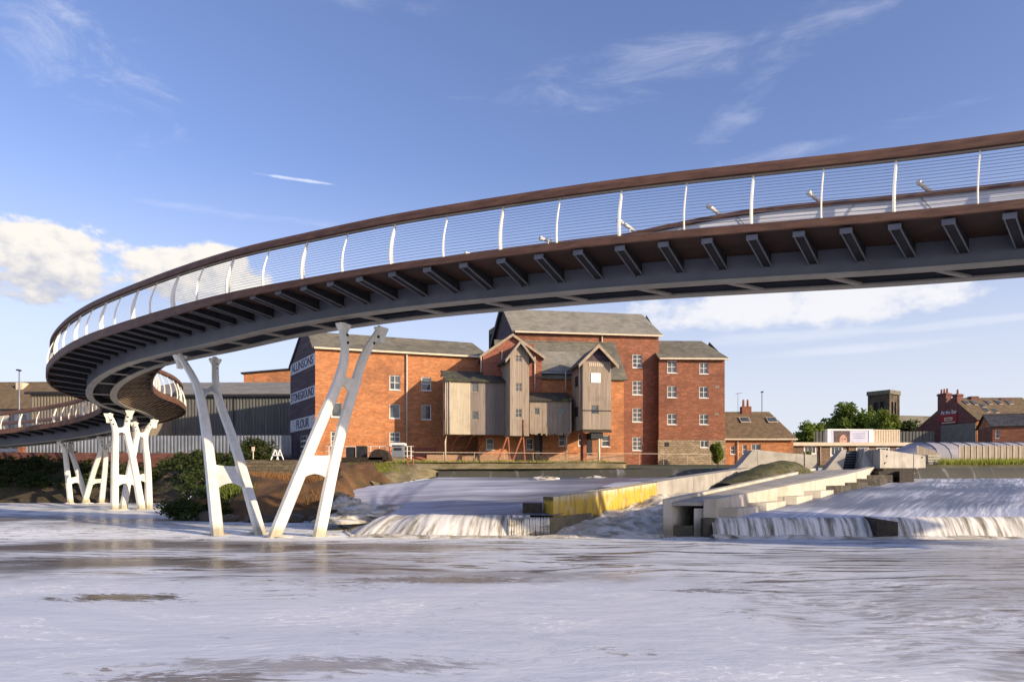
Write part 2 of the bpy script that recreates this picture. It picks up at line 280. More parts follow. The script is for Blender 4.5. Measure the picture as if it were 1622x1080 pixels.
def water_mat(name, kind):
    m = bpy.data.materials.new(name); m.use_nodes = True
    nt = m.node_tree; nt.nodes.clear(); T = NT(nt)
    geo = T.node('ShaderNodeNewGeometry'); pos = geo.outputs['Position']
    x, y, z = T.sep(pos)
    out = T.node('ShaderNodeOutputMaterial')
    wat = T.node('ShaderNodeBsdfPrincipled'); wat.inputs['IOR'].default_value = 1.33
    foam = T.node('ShaderNodeBsdfPrincipled'); foam.inputs['Roughness'].default_value = .75; foam.inputs['Specular IOR Level'].default_value = .25
    if kind == 'river':
        wv = T.comb(T.math('ADD', x, T.math('MULTIPLY', T.noise(pos, .09, 3), 8.0)), T.math('ADD', y, T.math('MULTIPLY', T.noise(pos, .13, 3), 4.0)), 0.0)
        n1 = T.noise(T.vscale(wv, .45, .95, 1), .42, 8, .64, .7)
        n2 = T.noise(T.vscale(wv, .6, 1.9, 1), 1.9, 8, .70, .8)
        n3 = T.noise(T.vscale(wv, .35, 3.2, 1), 1.1, 5, .6)
        near = T.smooth(y, 5.0, 15.0)
        n4 = T.noise(T.vscale(wv, .28, .55, 1), .33, 4, .5, .4)
        n5 = T.noise(T.vscale(wv, .9, 1.7, 1), 5.0, 6, .7, .5)
        s = T.math('ADD', T.math('MULTIPLY', n1, .70), T.math('MULTIPLY', n2, .30))
        s2 = T.math('ADD', T.math('MULTIPLY', n3, .72), T.math('MULTIPLY', n2, .28))
        f = T.node('ShaderNodeMix', data_type='FLOAT'); T.link(near, f.inputs[0]); T.link(s, f.inputs[2]); T.link(s2, f.inputs[3])
        lo = T.math('ADD', .385, T.math('MULTIPLY', near, .045)); hi = T.math('ADD', lo, .07)
        nd = T.node('ShaderNodeMapRange', interpolation_type='SMOOTHSTEP'); T.link(f.outputs[0], nd.inputs[0]); T.link(lo, nd.inputs[1]); T.link(hi, nd.inputs[2]); mask = nd.outputs[0]
        # calmer, more see-through water away from the weir on the left
        calm = T.math('MULTIPLY', T.smooth(n4, .46, .60), T.math('ADD', .42, T.math('MULTIPLY', T.smooth(x, 6.0, -8.0), .40)))
        mask = T.math('MULTIPLY', mask, T.math('SUBTRACT', .95, calm))
        wbx = T.math('MULTIPLY', T.math('SUBTRACT', T.noise(pos, .55, 6, .65), .5), 5.5)
        raft = T.math('MULTIPLY', T.smooth(T.math('ADD', x, wbx), 4.5, 3.3), T.smooth(T.math('ADD', y, T.math('MULTIPLY', wbx, .8)), 14.5, 12.0))
        holes = T.smooth(T.math('ADD', T.math('MULTIPLY', n1, .6), T.math('MULTIPLY', n5, .4)), .36, .43)
        right = T.math('MULTIPLY', T.smooth(x, 2.0, 5.0), T.smooth(y, 16.0, 11.0))
        fine = T.noise(T.vscale(wv, .8, 2.6, 1), 2.4, 6, .68, .3)
        mask = T.math('MULTIPLY', mask, T.math('SUBTRACT', 1.0, T.math('MULTIPLY', T.math('MULTIPLY', right, .55), T.smooth(fine, .56, .40))))
        mask = T.math('MAXIMUM', mask, T.math('MULTIPLY', T.math('MULTIPLY', raft, holes), .95))
        boil = T.math('MULTIPLY', T.smooth(y, 20.0, 22.3), T.smooth(y, 34.0, 24.0))
        far_l = T.math('MULTIPLY', T.math('MULTIPLY', T.smooth(y, 30.0, 38.0), T.smooth(n3, .38, .5)), .95)
        mask = T.math('MAXIMUM', mask, T.math('MAXIMUM', T.math('MULTIPLY', boil, T.smooth(n2, .40, .52)), far_l))
        for (px_, py_, rx, ry, st) in ((190, 889, 2.6, 1.0, .9), (345, 893, 1.0, .8, .9), (700, 917, 1.9, .45, .8), (185, 947, 1.1, .38, 1.0), (500, 1054, 1.7, .3, .55), (560, 866, 4.5, 1.3, .7), (1120, 935, .7, .25, .8), (60, 868, 3.5, 1.2, .7), (290, 1075, 1.0, .2, .8)):
            Y_ = EYE * F / (py_ - YH); X_ = (px_ - CX) / F * Y_
            dx = T.math('DIVIDE', T.math('ADD', T.math('SUBTRACT', x, X_), T.math('MULTIPLY', T.math('SUBTRACT', n2, .5), 4.0)), rx); dy = T.math('DIVIDE', T.math('ADD', T.math('SUBTRACT', y, Y_), T.math('MULTIPLY', T.math('SUBTRACT', n5, .5), 1.6)), ry)
            e = T.smooth(T.math('ADD', T.math('MULTIPLY', dx, dx), T.math('MULTIPLY', dy, dy)), 1.3, .25)
            mask = T.math('MULTIPLY', mask, T.math('SUBTRACT', 1.0, T.math('MULTIPLY', e, st)))
        fc = T.mix(T.smooth(n2, .30, .74), (.54, .575, .64), (.65, .675, .715))
        fc = T.mix(T.math('MULTIPLY', T.smooth(n1, .48, .66), .6), fc, (.72, .74, .76))
        fc = T.mix(T.math('MULTIPLY', T.math('MULTIPLY', T.smooth(n5, .54, .60), T.smooth(n1, .50, .58)), .85), fc, (.95, .95, .95))
        fc = T.mix(T.math('MULTIPLY', T.smooth(n4, .40, .58), .35), fc, (.54, .585, .69))
        fc = T.mix(T.math('MAXIMUM', boil, far_l), fc, (.84, .86, .86))
        wc = T.mix(n1, (.05, .055, .07), (.16, .105, .05))  # golden tint in the water colour stands in for warm reflections
        rip = T.math('ADD', T.noise(T.vscale(pos, .8, 2.4, 1), 3.0, 5, .65), T.math('MULTIPLY', T.noise(T.vscale(pos, .5, 1.6, 1), .9, 3), 1.5))
        bh = T.math('ADD', T.math('MULTIPLY', T.noise(T.vscale(pos, .6, 1.6, 1), 2.2, 4, .6), .6), T.math('MULTIPLY', n2, .6))
        T.inp(wat.inputs['Roughness'], .14); bs, bd = .4, .07
    elif kind == 'apron':
        uv = T.node('ShaderNodeUVMap'); u, v, _ = T.sep(uv.outputs[0])
        wob = T.math('MULTIPLY', T.noise(T.comb(T.math('MULTIPLY', u, .25), T.math('MULTIPLY', v, .12), 9.0), 1.0, 2), 1.2)
        n1 = T.noise(T.comb(T.math('ADD', u, wob), T.math('MULTIPLY', v, .12), 0.0), .55, 5, .55, .3)
        n2 = T.noise(T.comb(T.math('MULTIPLY', T.math('ADD', u, wob), 3.0), T.math('MULTIPLY', v, .16), 2.0), 1.5, 6, .6, .2)
        n0 = T.noise(T.comb(T.math('MULTIPLY', u, .3), T.math('MULTIPLY', v, .3), 4.0), .8, 3, .5)
        s = T.math('ADD', T.math('ADD', T.math('MULTIPLY', n1, .35), T.math('MULTIPLY', n2, .3)), T.math('MULTIPLY', n0, .35))
        foot = T.math('ADD', T.smooth(v, 4.5, .3), T.math('MULTIPLY', T.smooth(v, 17.0, 24.0), .35))
        mask = T.smooth(T.math('ADD', T.math('ADD', s, T.math('MULTIPLY', foot, .26)), T.math('MULTIPLY', T.smooth(x, 4.0, -6.0), .16)), .44, .72)
        mask = T.math('MULTIPLY', mask, .92)
        fc = T.mix(T.smooth(n2, .4, .66), (.40, .43, .53), (.74, .75, .79))
        wc = T.mix(n1, (.08, .10, .15), (.11, .11, .14))
        bh = s; T.inp(wat.inputs['Roughness'], .4); bs, bd = .35, .12
    elif kind == 'fall':
        uv = T.node('ShaderNodeUVMap'); u, v, _ = T.sep(uv.outputs[0])
        n1 = T.noise(T.comb(T.math('MULTIPLY', u, 2.4), T.math('MULTIPLY', v, .3), 0.0), 1.5, 7, .68, .3)
        n2 = T.noise(T.comb(u, v, 5.0), .8, 4)
        s = T.math('ADD', T.math('MULTIPLY', n1, .7), T.math('MULTIPLY', n2, .3))
        mask = T.math('MULTIPLY', T.math('MAXIMUM', T.smooth(s, .36, .52), T.math('MULTIPLY', T.smooth(v, .25, .0), .9)), .95)
        fc = T.mix(T.smooth(n1, .40, .62), (.45, .43, .39), (.80, .78, .75))
        wc = T.mix(n1, (.10, .085, .06), (.14, .12, .08))
        bh = n1; T.inp(wat.inputs['Roughness'], .3); bs, bd = .25, .06
    elif kind == 'crest':
        uv = T.node('ShaderNodeUVMap'); u, v, _ = T.sep(uv.outputs[0])
        n1 = T.noise(T.comb(T.math('MULTIPLY', u, 1.5), T.math('MULTIPLY', v, .4), 0.0), 1.0, 5, .65)
        mask = T.math('MULTIPLY', T.smooth(n1, .55, .75), .55)
        fc = (.5, .5, .52); wc = T.mix(n1, (.06, .06, .045), (.11, .10, .075)); bh = n1; T.inp(wat.inputs['Roughness'], .3); bs, bd = .3, .05
    elif kind == 'rush':
        n1 = T.noise(T.vscale(pos, .8, .5, 2), 1.5, 7, .65, 1.0)
        mask = T.smooth(n1, .30, .46)
        fc = T.mix(T.smooth(n1, .4, .62), (.42, .37, .28), (.74, .70, .62))
        wc = (.10, .09, .07); bh = n1; T.inp(wat.inputs['Roughness'], .3); bs, bd = .8, .2
    else:  # upstream, smooth
        n1 = T.noise(T.vscale(pos, .3, 1, 1), .8, 4)
        mask = T.math('MULTIPLY', T.smooth(n1, .5, .7), .25)
        fc = (.5, .52, .6); wc = (.035, .045, .06); bh = n1; T.inp(wat.inputs['Roughness'], .12); bs, bd = .2, .05
    T.inp(wat.inputs['Base Color'], wc); T.inp(foam.inputs['Base Color'], fc)
    bn = T.node('ShaderNodeBump'); bn.inputs['Strength'].default_value = bs; bn.inputs['Distance'].default_value = bd
    T.link(bh, bn.inputs['Height']); T.link(bn.outputs[0], foam.inputs['Normal'])
    if kind == 'river':
        b2 = T.node('ShaderNodeBump'); b2.inputs['Strength'].default_value = 1.0; b2.inputs['Distance'].default_value = .14; T.link(rip, b2.inputs['Height']); T.link(b2.outputs[0], wat.inputs['Normal'])
    else: T.link(bn.outputs[0], wat.inputs['Normal'])
    ms = T.node('ShaderNodeMixShader'); T.link(mask, ms.inputs[0]); T.link(wat.outputs[0], ms.inputs[1]); T.link(foam.outputs[0], ms.inputs[2])
    T.link(ms.outputs[0], out.inputs[0])
    return m
for k in ('river', 'apron', 'fall', 'crest', 'rush', 'upstream'): M['w_' + k] = water_mat(k + '_water', k)

# ------------------------------------------------------------------ geometry helpers
def P(px, py, Y): return Vector(((px - CX) / F * Y, Y, EYE + (YH - py) / F * Y))
def G(px, py, z=0.0):
    Y = (z - EYE) * F / (YH - py); return Vector(((px - CX) / F * Y, Y, z))

def wloc(o):
    v = Vector((0, 0, 0))
    while o is not None: v += o.location; o = o.parent
    return v
class MB:
    def __init__(s): s.v = []; s.f = []; s.uv = {}; s.smooth = False
    def quad(s, a, b, c, d, uv=None):
        i = len(s.v); s.v += [Vector(a), Vector(b), Vector(c), Vector(d)]
        if uv: s.uv[len(s.f)] = uv
        s.f.append((i, i + 1, i + 2, i + 3)); return s
    def poly(s, pts):
        i = len(s.v); s.v += [Vector(p) for p in pts]; s.f.append(tuple(range(i, i + len(pts)))); return s
    def hexa(s, p):
        """8 points: bottom ring 0-3, top ring 4-7"""
        i = len(s.v); s.v += [Vector(q) for q in p]
        for f in ((0, 3, 2, 1), (4, 5, 6, 7), (0, 1, 5, 4), (1, 2, 6, 5), (2, 3, 7, 6), (3, 0, 4, 7)): s.f.append(tuple(i + k for k in f))
        return s
    def box(s, x0, x1, y0, y1, z0, z1):
        return s.hexa([(x0, y0, z0), (x1, y0, z0), (x1, y1, z0), (x0, y1, z0), (x0, y0, z1), (x1, y0, z1), (x1, y1, z1), (x0, y1, z1)])
    def boxf(s, Fc, u0, u1, v0, v1, z0, z1):
        q = Fc.pt
        return s.hexa([q(u0, v0, z0), q(u1, v0, z0), q(u1, v1, z0), q(u0, v1, z0), q(u0, v0, z1), q(u1, v0, z1), q(u1, v1, z1), q(u0, v1, z1)])
    def rings(s, rings, close=True, caps=True, uvs=None):
        n = len(rings[0]); i0 = len(s.v)
        for r in rings: s.v += [Vector(p) for p in r]
        for a in range(len(rings) - 1):
            for b in range(n if close else n - 1):
                c = (b + 1) % n
                if uvs: s.uv[len(s.f)] = (uvs[a][b], uvs[a][c], uvs[a + 1][c], uvs[a + 1][b])
                s.f.append((i0 + a * n + b, i0 + a * n + c, i0 + (a + 1) * n + c, i0 + (a + 1) * n + b))
        if caps and close:
            s.f.append(tuple(i0 + k for k in reversed(range(n)))); s.f.append(tuple(i0 + (len(rings) - 1) * n + k for k in range(n)))
        return s
    def tube(s, pts, r, n=8, caps=True):
        pts = [Vector(p) for p in pts]
        rr = r if isinstance(r, (list, tuple)) else [r] * len(pts)
        rings = []
        for i, p in enumerate(pts):
            t = (pts[min(i + 1, len(pts) - 1)] - pts[max(i - 1, 0)]).normalized()
            a = t.cross(Vector((0, 0, 1)))
            if a.length < .05: a = t.cross(Vector((0, 1, 0)))
            a.normalize(); b = a.cross(t).normalized()
            rings.append([p + (a * math.cos(2 * math.pi * k / n) + b * math.sin(2 * math.pi * k / n)) * rr[i] for k in range(n)])
        return s.rings(rings, True, caps)
    def build(s, name, m, parent=None, **tags):
        if parent is not None: base = wloc(parent)
        else:
            xs = [v.x for v in s.v]; ys = [v.y for v in s.v]; zs = [v.z for v in s.v]
            base = Vector(((min(xs) + max(xs)) / 2, (min(ys) + max(ys)) / 2, min(zs)))
        me = bpy.data.meshes.new(name); me.from_pydata([tuple(v - base) for v in s.v], [], s.f)
        if s.uv:
            ul = me.uv_layers.new(name='UVMap')
            for fi, uvs in s.uv.items():
                for k, li in enumerate(me.polygons[fi].loop_indices): ul.data[li].uv = uvs[k]
        if s.smooth:
            for p in me.polygons: p.use_smooth = True
        me.materials.append(m)
        o = bpy.data.objects.new(name, me); COL.objects.link(o)
        if parent is not None: o.parent = parent
        else: o.location = base
        for k, v in tags.items(): o[k] = v
        return o
def thing(name, label, cat, loc, group=None):
    o = bpy.data.objects.new(name, None); COL.objects.link(o); o.location = Vector(loc); o.empty_display_size = .5
    o['label'] = label; o['category'] = cat
    if group: o['group'] = group
    return o
def single(mb, name, m, label, cat, group=None, kind=None):
    t = dict(label=label, category=cat)
    if group: t['group'] = group
    if kind: t['kind'] = kind
    return mb.build(name, m, None, **t)

class Fac:
    """a vertical plane: origin, angle of its horizontal direction; v runs into the building"""
    def __init__(s, x, y, deg):
        s.o = Vector((x, y, 0)); s.d = Vector((math.cos(R(deg)), math.sin(R(deg)), 0)); s.n = Vector((-math.sin(R(deg)), math.cos(R(deg)), 0))
    def pt(s, u, v, z): return s.o + s.d * u + s.n * v + Vector((0, 0, z))
    def uz(s, px, py, v=0.0):
        o = s.o + s.n * v; a = (px - CX) / F
        u = (a * o.y - o.x) / (s.d.x - a * s.d.y); Y = o.y + u * s.d.y
        return u, EYE + (YH - py) / F * Y
    def u(s, px, v=0.0): return s.uz(px, 0, v)[0]
    def shift(s, v):
        f = Fac(0, 0, 0); f.o = s.o + s.n * v; f.d = s.d; f.n = s.n; return f

def wall_holes(mb, Fc, u0, u1, z0, z1, holes, depth=.2):
    us = sorted(set([u0, u1] + [h[0] for h in holes] + [h[1] for h in holes])); zs = sorted(set([z0, z1] + [h[2] for h in holes] + [h[3] for h in holes]))
    us = [u for u in us if u0 <= u <= u1]; zs = [z for z in zs if z0 <= z <= z1]
    for a, b in zip(us, us[1:]):
        for c, d in zip(zs, zs[1:]):
            mu, mz = (a + b) / 2, (c + d) / 2
            if any(h[0] < mu < h[1] and h[2] < mz < h[3] for h in holes): continue
            mb.quad(Fc.pt(a, 0, c), Fc.pt(b, 0, c), Fc.pt(b, 0, d), Fc.pt(a, 0, d))
    for a, b, c, d in holes:
        q = Fc.pt
        mb.quad(q(a, 0, c), q(a, depth, c), q(a, depth, d), q(a, 0, d)); mb.quad(q(b, 0, c), q(b, 0, d), q(b, depth, d), q(b, depth, c))
        mb.quad(q(a, 0, c), q(b, 0, c), q(b, depth, c), q(a, depth, c)); mb.quad(q(a, 0, d), q(a, depth, d), q(b, depth, d), q(b, 0, d))
def window(Fc, h, parent, nx=2, nz=2, fr='white', v=.12, sill=True, glass='glass', ft=.07):
    u0, u1, z0, z1 = h; mb = MB()
    f = ft; e = .002
    mb.boxf(Fc, u0 + e, u1 - e, v - .04, v + .05, z0 + e, z0 + f); mb.boxf(Fc, u0 + e, u1 - e, v - .04, v + .05, z1 - f, z1 - e)
    mb.boxf(Fc, u0 + e, u0 + f, v - .04, v + .05, z0 + f, z1 - f); mb.boxf(Fc, u1 - f, u1 - e, v - .04, v + .05, z0 + f, z1 - f)
    for k in range(1, nx):
        u = u0 + (u1 - u0) * k / nx; mb.boxf(Fc, u - .025, u + .025, v - .03, v + .04, z0 + f, z1 - f)
    for k in range(1, nz):
        z = z0 + (z1 - z0) * k / nz; mb.boxf(Fc, u0 + f, u1 - f, v - .026, v + .036, z - .025, z + .025)
    if sill: mb.boxf(Fc, u0 - .05, u1 + .05, -.05, v - .05, z0 - .07, z0 - .004)
    w = mb.build('window', M[fr], parent)
    g = MB(); g.quad(Fc.pt(u0, v + .02, z0), Fc.pt(u1, v + .02, z0), Fc.pt(u1, v + .02, z1), Fc.pt(u0, v + .02, z1)); g.build('pane', M[glass], w)
    return w
def hole(Fc, px0, py0, px1, py1):
    a, zb = Fc.uz(px0, py1); b, zt = Fc.uz(px1, py0)
    _, z2 = Fc.uz(px0, py0); return (a, b, zb, (zt + z2) / 2)
def slab(mb, a, b, c, d, th=.12):
    """roof slab through four top points, thickened downwards"""
    a, b, c, d = map(Vector, (a, b, c, d)); n = (b - a).cross(d - a).normalized()
    if n.z < 0: n = -n
    k = n * th
    mb.hexa([a - k, b - k, c - k, d - k, a, b, c, d])
def gable_roof(mb, Fc, u0, u1, v0, v1, ze, zr, ov=.3, vr=None, th=.14):
    vm = (v0 + v1) / 2 if vr is None else vr
    s0 = (zr - ze) / (vm - v0); s1 = (zr - ze) / (v1 - vm)
    slab(mb, Fc.pt(u0 - ov, v0 - ov, ze - ov * s0 + th), Fc.pt(u1 + ov, v0 - ov, ze - ov * s0 + th), Fc.pt(u1 + ov, vm, zr + th), Fc.pt(u0 - ov, vm, zr + th), th)
    slab(mb, Fc.pt(u0 - ov, v1 + ov, ze - ov * s1 + th), Fc.pt(u1 + ov, v1 + ov, ze - ov * s1 + th), Fc.pt(u1 + ov, vm + .002, zr + th), Fc.pt(u0 - ov, vm + .002, zr + th), th)
    mb.tube([Fc.pt(u0 - ov, vm, zr + th), Fc.pt(u1 + ov, vm, zr + th)], .1, 6)

def noisy(p, s, a): return noise.noise(Vector(p) * s) * a

# leaves
def leaves(mb, cen, rad, n, size, rng, clumps=14, tri=False):
    cen = Vector(cen); cl = []
    for _ in range(clumps):
        d = Vector((rng.gauss(0, 1), rng.gauss(0, 1), rng.gauss(0, 1))).normalized() * (rng.random() ** .5) * .8
        cl.append((Vector((d.x * rad[0], d.y * rad[1], d.z * rad[2])), rng.uniform(.28, .5)))
    for _ in range(n):
        c, k = rng.choice(cl)
        d = Vector((rng.gauss(0, 1), rng.gauss(0, 1), rng.gauss(0, 1))).normalized() * (rng.random() ** .4) * k
        p = cen + c + Vector((d.x * rad[0], d.y * rad[1], d.z * rad[2]))
        a = Vector((rng.gauss(0, 1), rng.gauss(0, 1), rng.gauss(0, .6))).normalized(); b = a.cross(Vector((rng.gauss(0, 1), rng.gauss(0, 1), rng.gauss(0, 1)))).normalized()
        s = size * rng.uniform(.6, 1.3)
        mb.quad(p - a * s, p + b * s * .55, p + a * s, p - b * s * .55)
def tree(name, label, cen, rad, base_z, n, size, m, seed, group=None, cat='tree', clumps=16, extra=()):
    rng = random.Random(seed); c = Vector(cen)
    t = thing(name, label, cat, (c.x, c.y, base_z), group)
    tr = MB(); top = c.z + rad[2] * .3; r0 = max(.06, rad[0] * .06)
    tr.tube([(c.x, c.y, base_z - .1), (c.x + rad[0] * .04, c.y, base_z + (top - base_z) * .5), (c.x, c.y, top)], [r0, r0 * .75, r0 * .25], 8)
    for k in range(7):
        a = k * 2.4; h = base_z + (top - base_z) * (.45 + .07 * k)
        tr.tube([(c.x, c.y, h), (c.x + math.cos(a) * rad[0] * .3, c.y + math.sin(a) * rad[1] * .3, h + rad[2] * .25), (c.x + math.cos(a) * rad[0] * .6, c.y + math.sin(a) * rad[1] * .6, h + rad[2] * .45)], [r0 * .4, r0 * .28, r0 * .1], 5)
    tr.build('trunk', M['bark'], t)
    cr = MB(); leaves(cr, c, rad, n, size, rng, clumps)
    for (dc, dr, dn) in extra: leaves(cr, c + Vector(dc), dr, dn, size, rng, max(5, clumps // 2))
    cr.build('crown', m, t)
    return t

# ================================================================== SETTING: ground, river, weir water
def heightgrid(xs, ys, fz):
    mb = MB(); n = len(ys); mb.smooth = True
    for x in xs:
        for y in ys: mb.v.append(Vector((x, y, fz(x, y))))
    for i in range(len(xs) - 1):
        for j in range(n - 1): mb.f.append((i * n + j, (i + 1) * n + j, (i + 1) * n + j + 1, i * n + j + 1))
    return mb
def frange(a, b, n): return [a + (b - a) * i / (n - 1) for i in range(n)]

# river below the weir
xs = [-220, -140, -90] + frange(-60, 45, 120) + [60, 90, 140, 220]
ys = [-60, -30, -15] + frange(-2, 54, 130) + [58]
def river_z(x, y):
    return noise.noise(Vector((x * .22, y * .5, 0))) * .05 + noise.noise(Vector((x * .7, y * 1.3, 4))) * .018
heightgrid(xs, ys, river_z).build('river', M['w_river'], kind='structure')
mb = MB(); mb.quad((-220, -60, -1.5), (220, -60, -1.5), (220, 62, -1.5), (-220, 62, -1.5)); mb.build('river_bed', M['soil'], kind='structure')

# far ground: one sheet reaching the horizon, with its river edge following the quay and the banks
GZ = 3.1
edge = [(-3000, 60.5), (-220, 60.5), (-75, 60), (-40, 60), (-27, 58), (-22, 53), (-16, 51.5), (-12.3, 51.2), (-9, 50.7), (-5.6, 50.4), (2, 50.4), (8.6, 50.8), (9.8, 58.5), (20, 58.8), (31, 60.5), (60, 60.5), (220, 58), (3000, 58)]
mb = MB()
for (a, b) in zip(edge, edge[1:]): mb.quad((a[0], a[1], GZ), (b[0], b[1], GZ), (b[0], 400, GZ), (a[0], 400, GZ))
mb.quad((-3000, 400, GZ), (3000, 400, GZ), (3000, 6000, GZ), (-3000, 6000, GZ))
mb.build('ground', M['grassland'], kind='structure')
# raised yard on the left, where warehouse and hoarding stand
mb = MB(); mb.quad((-3000, 60.6, 4.1), (-23.5, 60.6, 4.1), (-22.5, 120, 4.1), (-3000, 120, 4.1)); mb.quad((-3000, 60.6, 4.1), (-23.5, 60.6, 4.1), (-23.5, 60.6, GZ), (-3000, 60.6, GZ)); mb.quad((-23.5, 60.6, 4.1), (-22.5, 120, 4.1), (-22.5, 120, GZ), (-23.5, 60.6, GZ))
mb.build('yard', M['road'], kind='structure')

# river banks: foot line -> top line, rough
def bank(name, foot, top, m, nrow=14, amp=.35, step=.8, seed=0, kind='structure', bulge=.25):
    def res(pl):
        L = [0]
        for a, b in zip(pl, pl[1:]): L.append(L[-1] + (Vector(b) - Vector(a)).length)
        return L
    lf = res(foot); N = max(8, int(lf[-1] / step))
    def at(pl, L, t):
        s = t * L[-1]
        for i in range(len(L) - 1):
            if s <= L[i + 1] + 1e-6:
                k = (s - L[i]) / max(1e-6, L[i + 1] - L[i]); return Vector(pl[i]).lerp(Vector(pl[i + 1]), k)
        return Vector(pl[-1])
    lt = res(top); rows = []
    for j in range(nrow + 1):
        k = j / nrow; row = []
        for i in range(N + 1):
            # corresponding vertices of foot and top by index fraction
            t = i / N; q = t * (len(foot) - 1); a = min(int(q), len(foot) - 2); fr = q - a
            p0 = Vector(foot[a]).lerp(Vector(foot[a + 1]), fr); p1 = Vector(top[a]).lerp(Vector(top[a + 1]), fr)
            p = p0.lerp(p1, k); p.z += bulge * math.sin(math.pi * k)
            e = math.sin(math.pi * min(1, k * 1.05)) if k > .5 else 1
            nz = noise.noise(p * .5 + Vector((seed, 0, 0))) * amp + noise.noise(p * 1.6 + Vector((seed, 3, 0))) * amp * .45
            p.z += nz * e; p.y += nz * .4 * e
            row.append(p)
        rows.append(row)
    mb = MB(); mb.rings(rows, close=False, caps=False); mb.smooth = True
    return mb.build(name, m, kind=kind)
bank('left_riverbank', [(-120, 53.4, -.3), (-60, 53.4, -.3), (-40, 53.4, -.3), (-30, 53, -.3), (-25, 51.8, -.3)],
     [(-120, 60.7, 4.1), (-60, 60.7, 4.1), (-40, 60.7, 4.1), (-30, 60.7, 4.1), (-23, 58.5, 3.9)], M['soildark'], amp=.5)
bank('mud_bank', [(-25, 51.5, -.3), (-19, 44, -.3), (-14.2, 32, -.3), (-12, 30.2, -.3), (-9.5, 29.8, -.3), (-7.6, 30.2, -.3), (-7.7, 33.5, .0), (-9.5, 41, 1.1), (-8.2, 45.5, 1.5)],
     [(-23, 58.5, 3.6), (-20.5, 52, 3.3), (-16.5, 42, 2.2), (-13.5, 38, 1.9), (-11.5, 37, 1.75), (-10.0, 37.5, 1.8), (-10.6, 40.5, 2.0), (-13.0, 50.5, 3.1), (-11.0, 51.0, 3.1)], M['soil'], amp=.55, step=.5, seed=7, bulge=.45)
# quay of rough stone and grass in front of the mill
bank('quay_bank', [(-8.8, 44.0, 1.3), (-7.2, 46.5, 1.6), (-5.4, 49.3, 2.05), (-2, 49.7, 2.4), (4, 49.9, 2.5), (8.4, 50.2, 2.5), (9.6, 58, 2.5)],
     [(-12.4, 51.4, 3.11), (-9, 50.9, 3.11), (-5.6, 50.7, 3.11), (-2, 50.7, 3.11), (4, 50.7, 3.11), (8.4, 51.1, 3.11), (9.9, 58.7, 3.11)], M['quay'], amp=.22, step=.35, seed=3, bulge=.12)
mb = MB(); mb.smooth = False
for a, b in zip([(-13, 50.4), (-5.7, 50.2), (8.7, 50.6)], [(-5.7, 50.2), (8.7, 50.6), (9.9, 58.6)]):
    mb.hexa([(a[0], a[1] + 1.0, 2.9), (b[0], b[1] + 1.0, 2.9), (b[0] - .1, b[1] + 1.9, 2.9), (a[0] - .1, a[1] + 1.9, 2.9), (a[0], a[1] + 1.0, 3.2), (b[0], b[1] + 1.0, 3.2), (b[0] - .1, b[1] + 1.9, 3.2), (a[0] - .1, a[1] + 1.9, 3.2)])
single(mb, 'quay_coping', M['quay'], 'low pale stone coping along the river edge below the old mill', 'coping')
bank('right_riverbank', [(30, 58.0, 2.4), (60, 58.0, 2.4), (120, 57.5, 2.4), (220, 56, 2.4)], [(30, 60.7, 3.11), (60, 60.7, 3.11), (120, 59.5, 3.11), (220, 58.4, 3.11)], M['grassland'], amp=.2, seed=9)

# upstream water, held back by the crest
UZ = 2.62
mb = MB(); mb.quad((8.4, 46.6, UZ), (23, 45.4, UZ), (31, 58.6, UZ), (9.3, 58.6, UZ)); mb.quad((23, 45.4, UZ), (220, 44.2, UZ), (220, 58.6, UZ), (31, 58.6, UZ)); mb.quad((-6, 49.6, UZ - .02), (8.4, 46.6, UZ), (9.3, 50.3, UZ), (-5, 50, UZ - .02))
mb.build('upstream_river', M['w_upstream'], kind='structure')

def sheet(name, near, far, prof, m, N=70, K=40, amp=.1, seed=0, ws=(1, 1), across=False):
    """water flowing from the far polyline down to the near one; prof(v) is the height blend"""
    def seg(pl, t):
        q = t * (len(pl) - 1); a = min(int(q), len(pl) - 2); return Vector(pl[a]).lerp(Vector(pl[a + 1]), q - a)
    rows = []; uvs = []
    for j in range(K + 1):
        k = j / K; row = []; uv = []
        for i in range(N + 1):
            t = i / N; a = seg(near, t); b = seg(far, t); p = a.lerp(b, k); p.z = a.z + (b.z - a.z) * prof(k)
            L = (b - a).length
            U = t * (near_len := sum((Vector(near[q + 1]) - Vector(near[q])).length for q in range(len(near) - 1))); Vv = k * L
            hz = noise.noise(Vector((U * .9 * ws[0], Vv * .35 * ws[1], seed))) + .5 * noise.noise(Vector((U * 2.2 * ws[0], Vv * .8 * ws[1], seed + 5)))
            p.z += hz * amp * min(1, 6 * k + .15) * min(1, 5 * (1 - k) + .1)
            row.append(p); uv.append((Vv - .45 * U, U) if across else (U, Vv))
        rows.append(row); uvs.append(uv)
    mb = MB(); mb.rings(rows, close=False, caps=False, uvs=uvs); mb.smooth = True
    return mb.build(name, m, kind='structure')
prof = lambda k: 1 - (1 - k) ** 1.12
# right apron and its last drop
RIM_R = [(6.55, 22.55, .62), (12, 22.5, .62), (18, 22.4, .66), (26, 22.3, .70), (40, 22.2, .7)]
TOP_R = [(23.6, 44.2, 1.86), (28, 44.6, 1.93), (36, 44.6, 1.93), (50, 44.6, 1.93), (75, 44.6, 1.93)]
sheet('weir_apron_water', RIM_R, TOP_R, prof, M['w_apron'], N=150, K=70, amp=.045, seed=1, ws=(.5, .35))
fallr = [(a[0] - .05, a[1] - .62, -.06) for a in RIM_R]
sheet('weir_fall', fallr, [(a[0], a[1] + .02, a[2] + .01) for a in RIM_R], lambda k: math.sin(k * math.pi / 2), M['w_fall'], N=150, K=10, amp=.05, seed=2, ws=(2, 1))
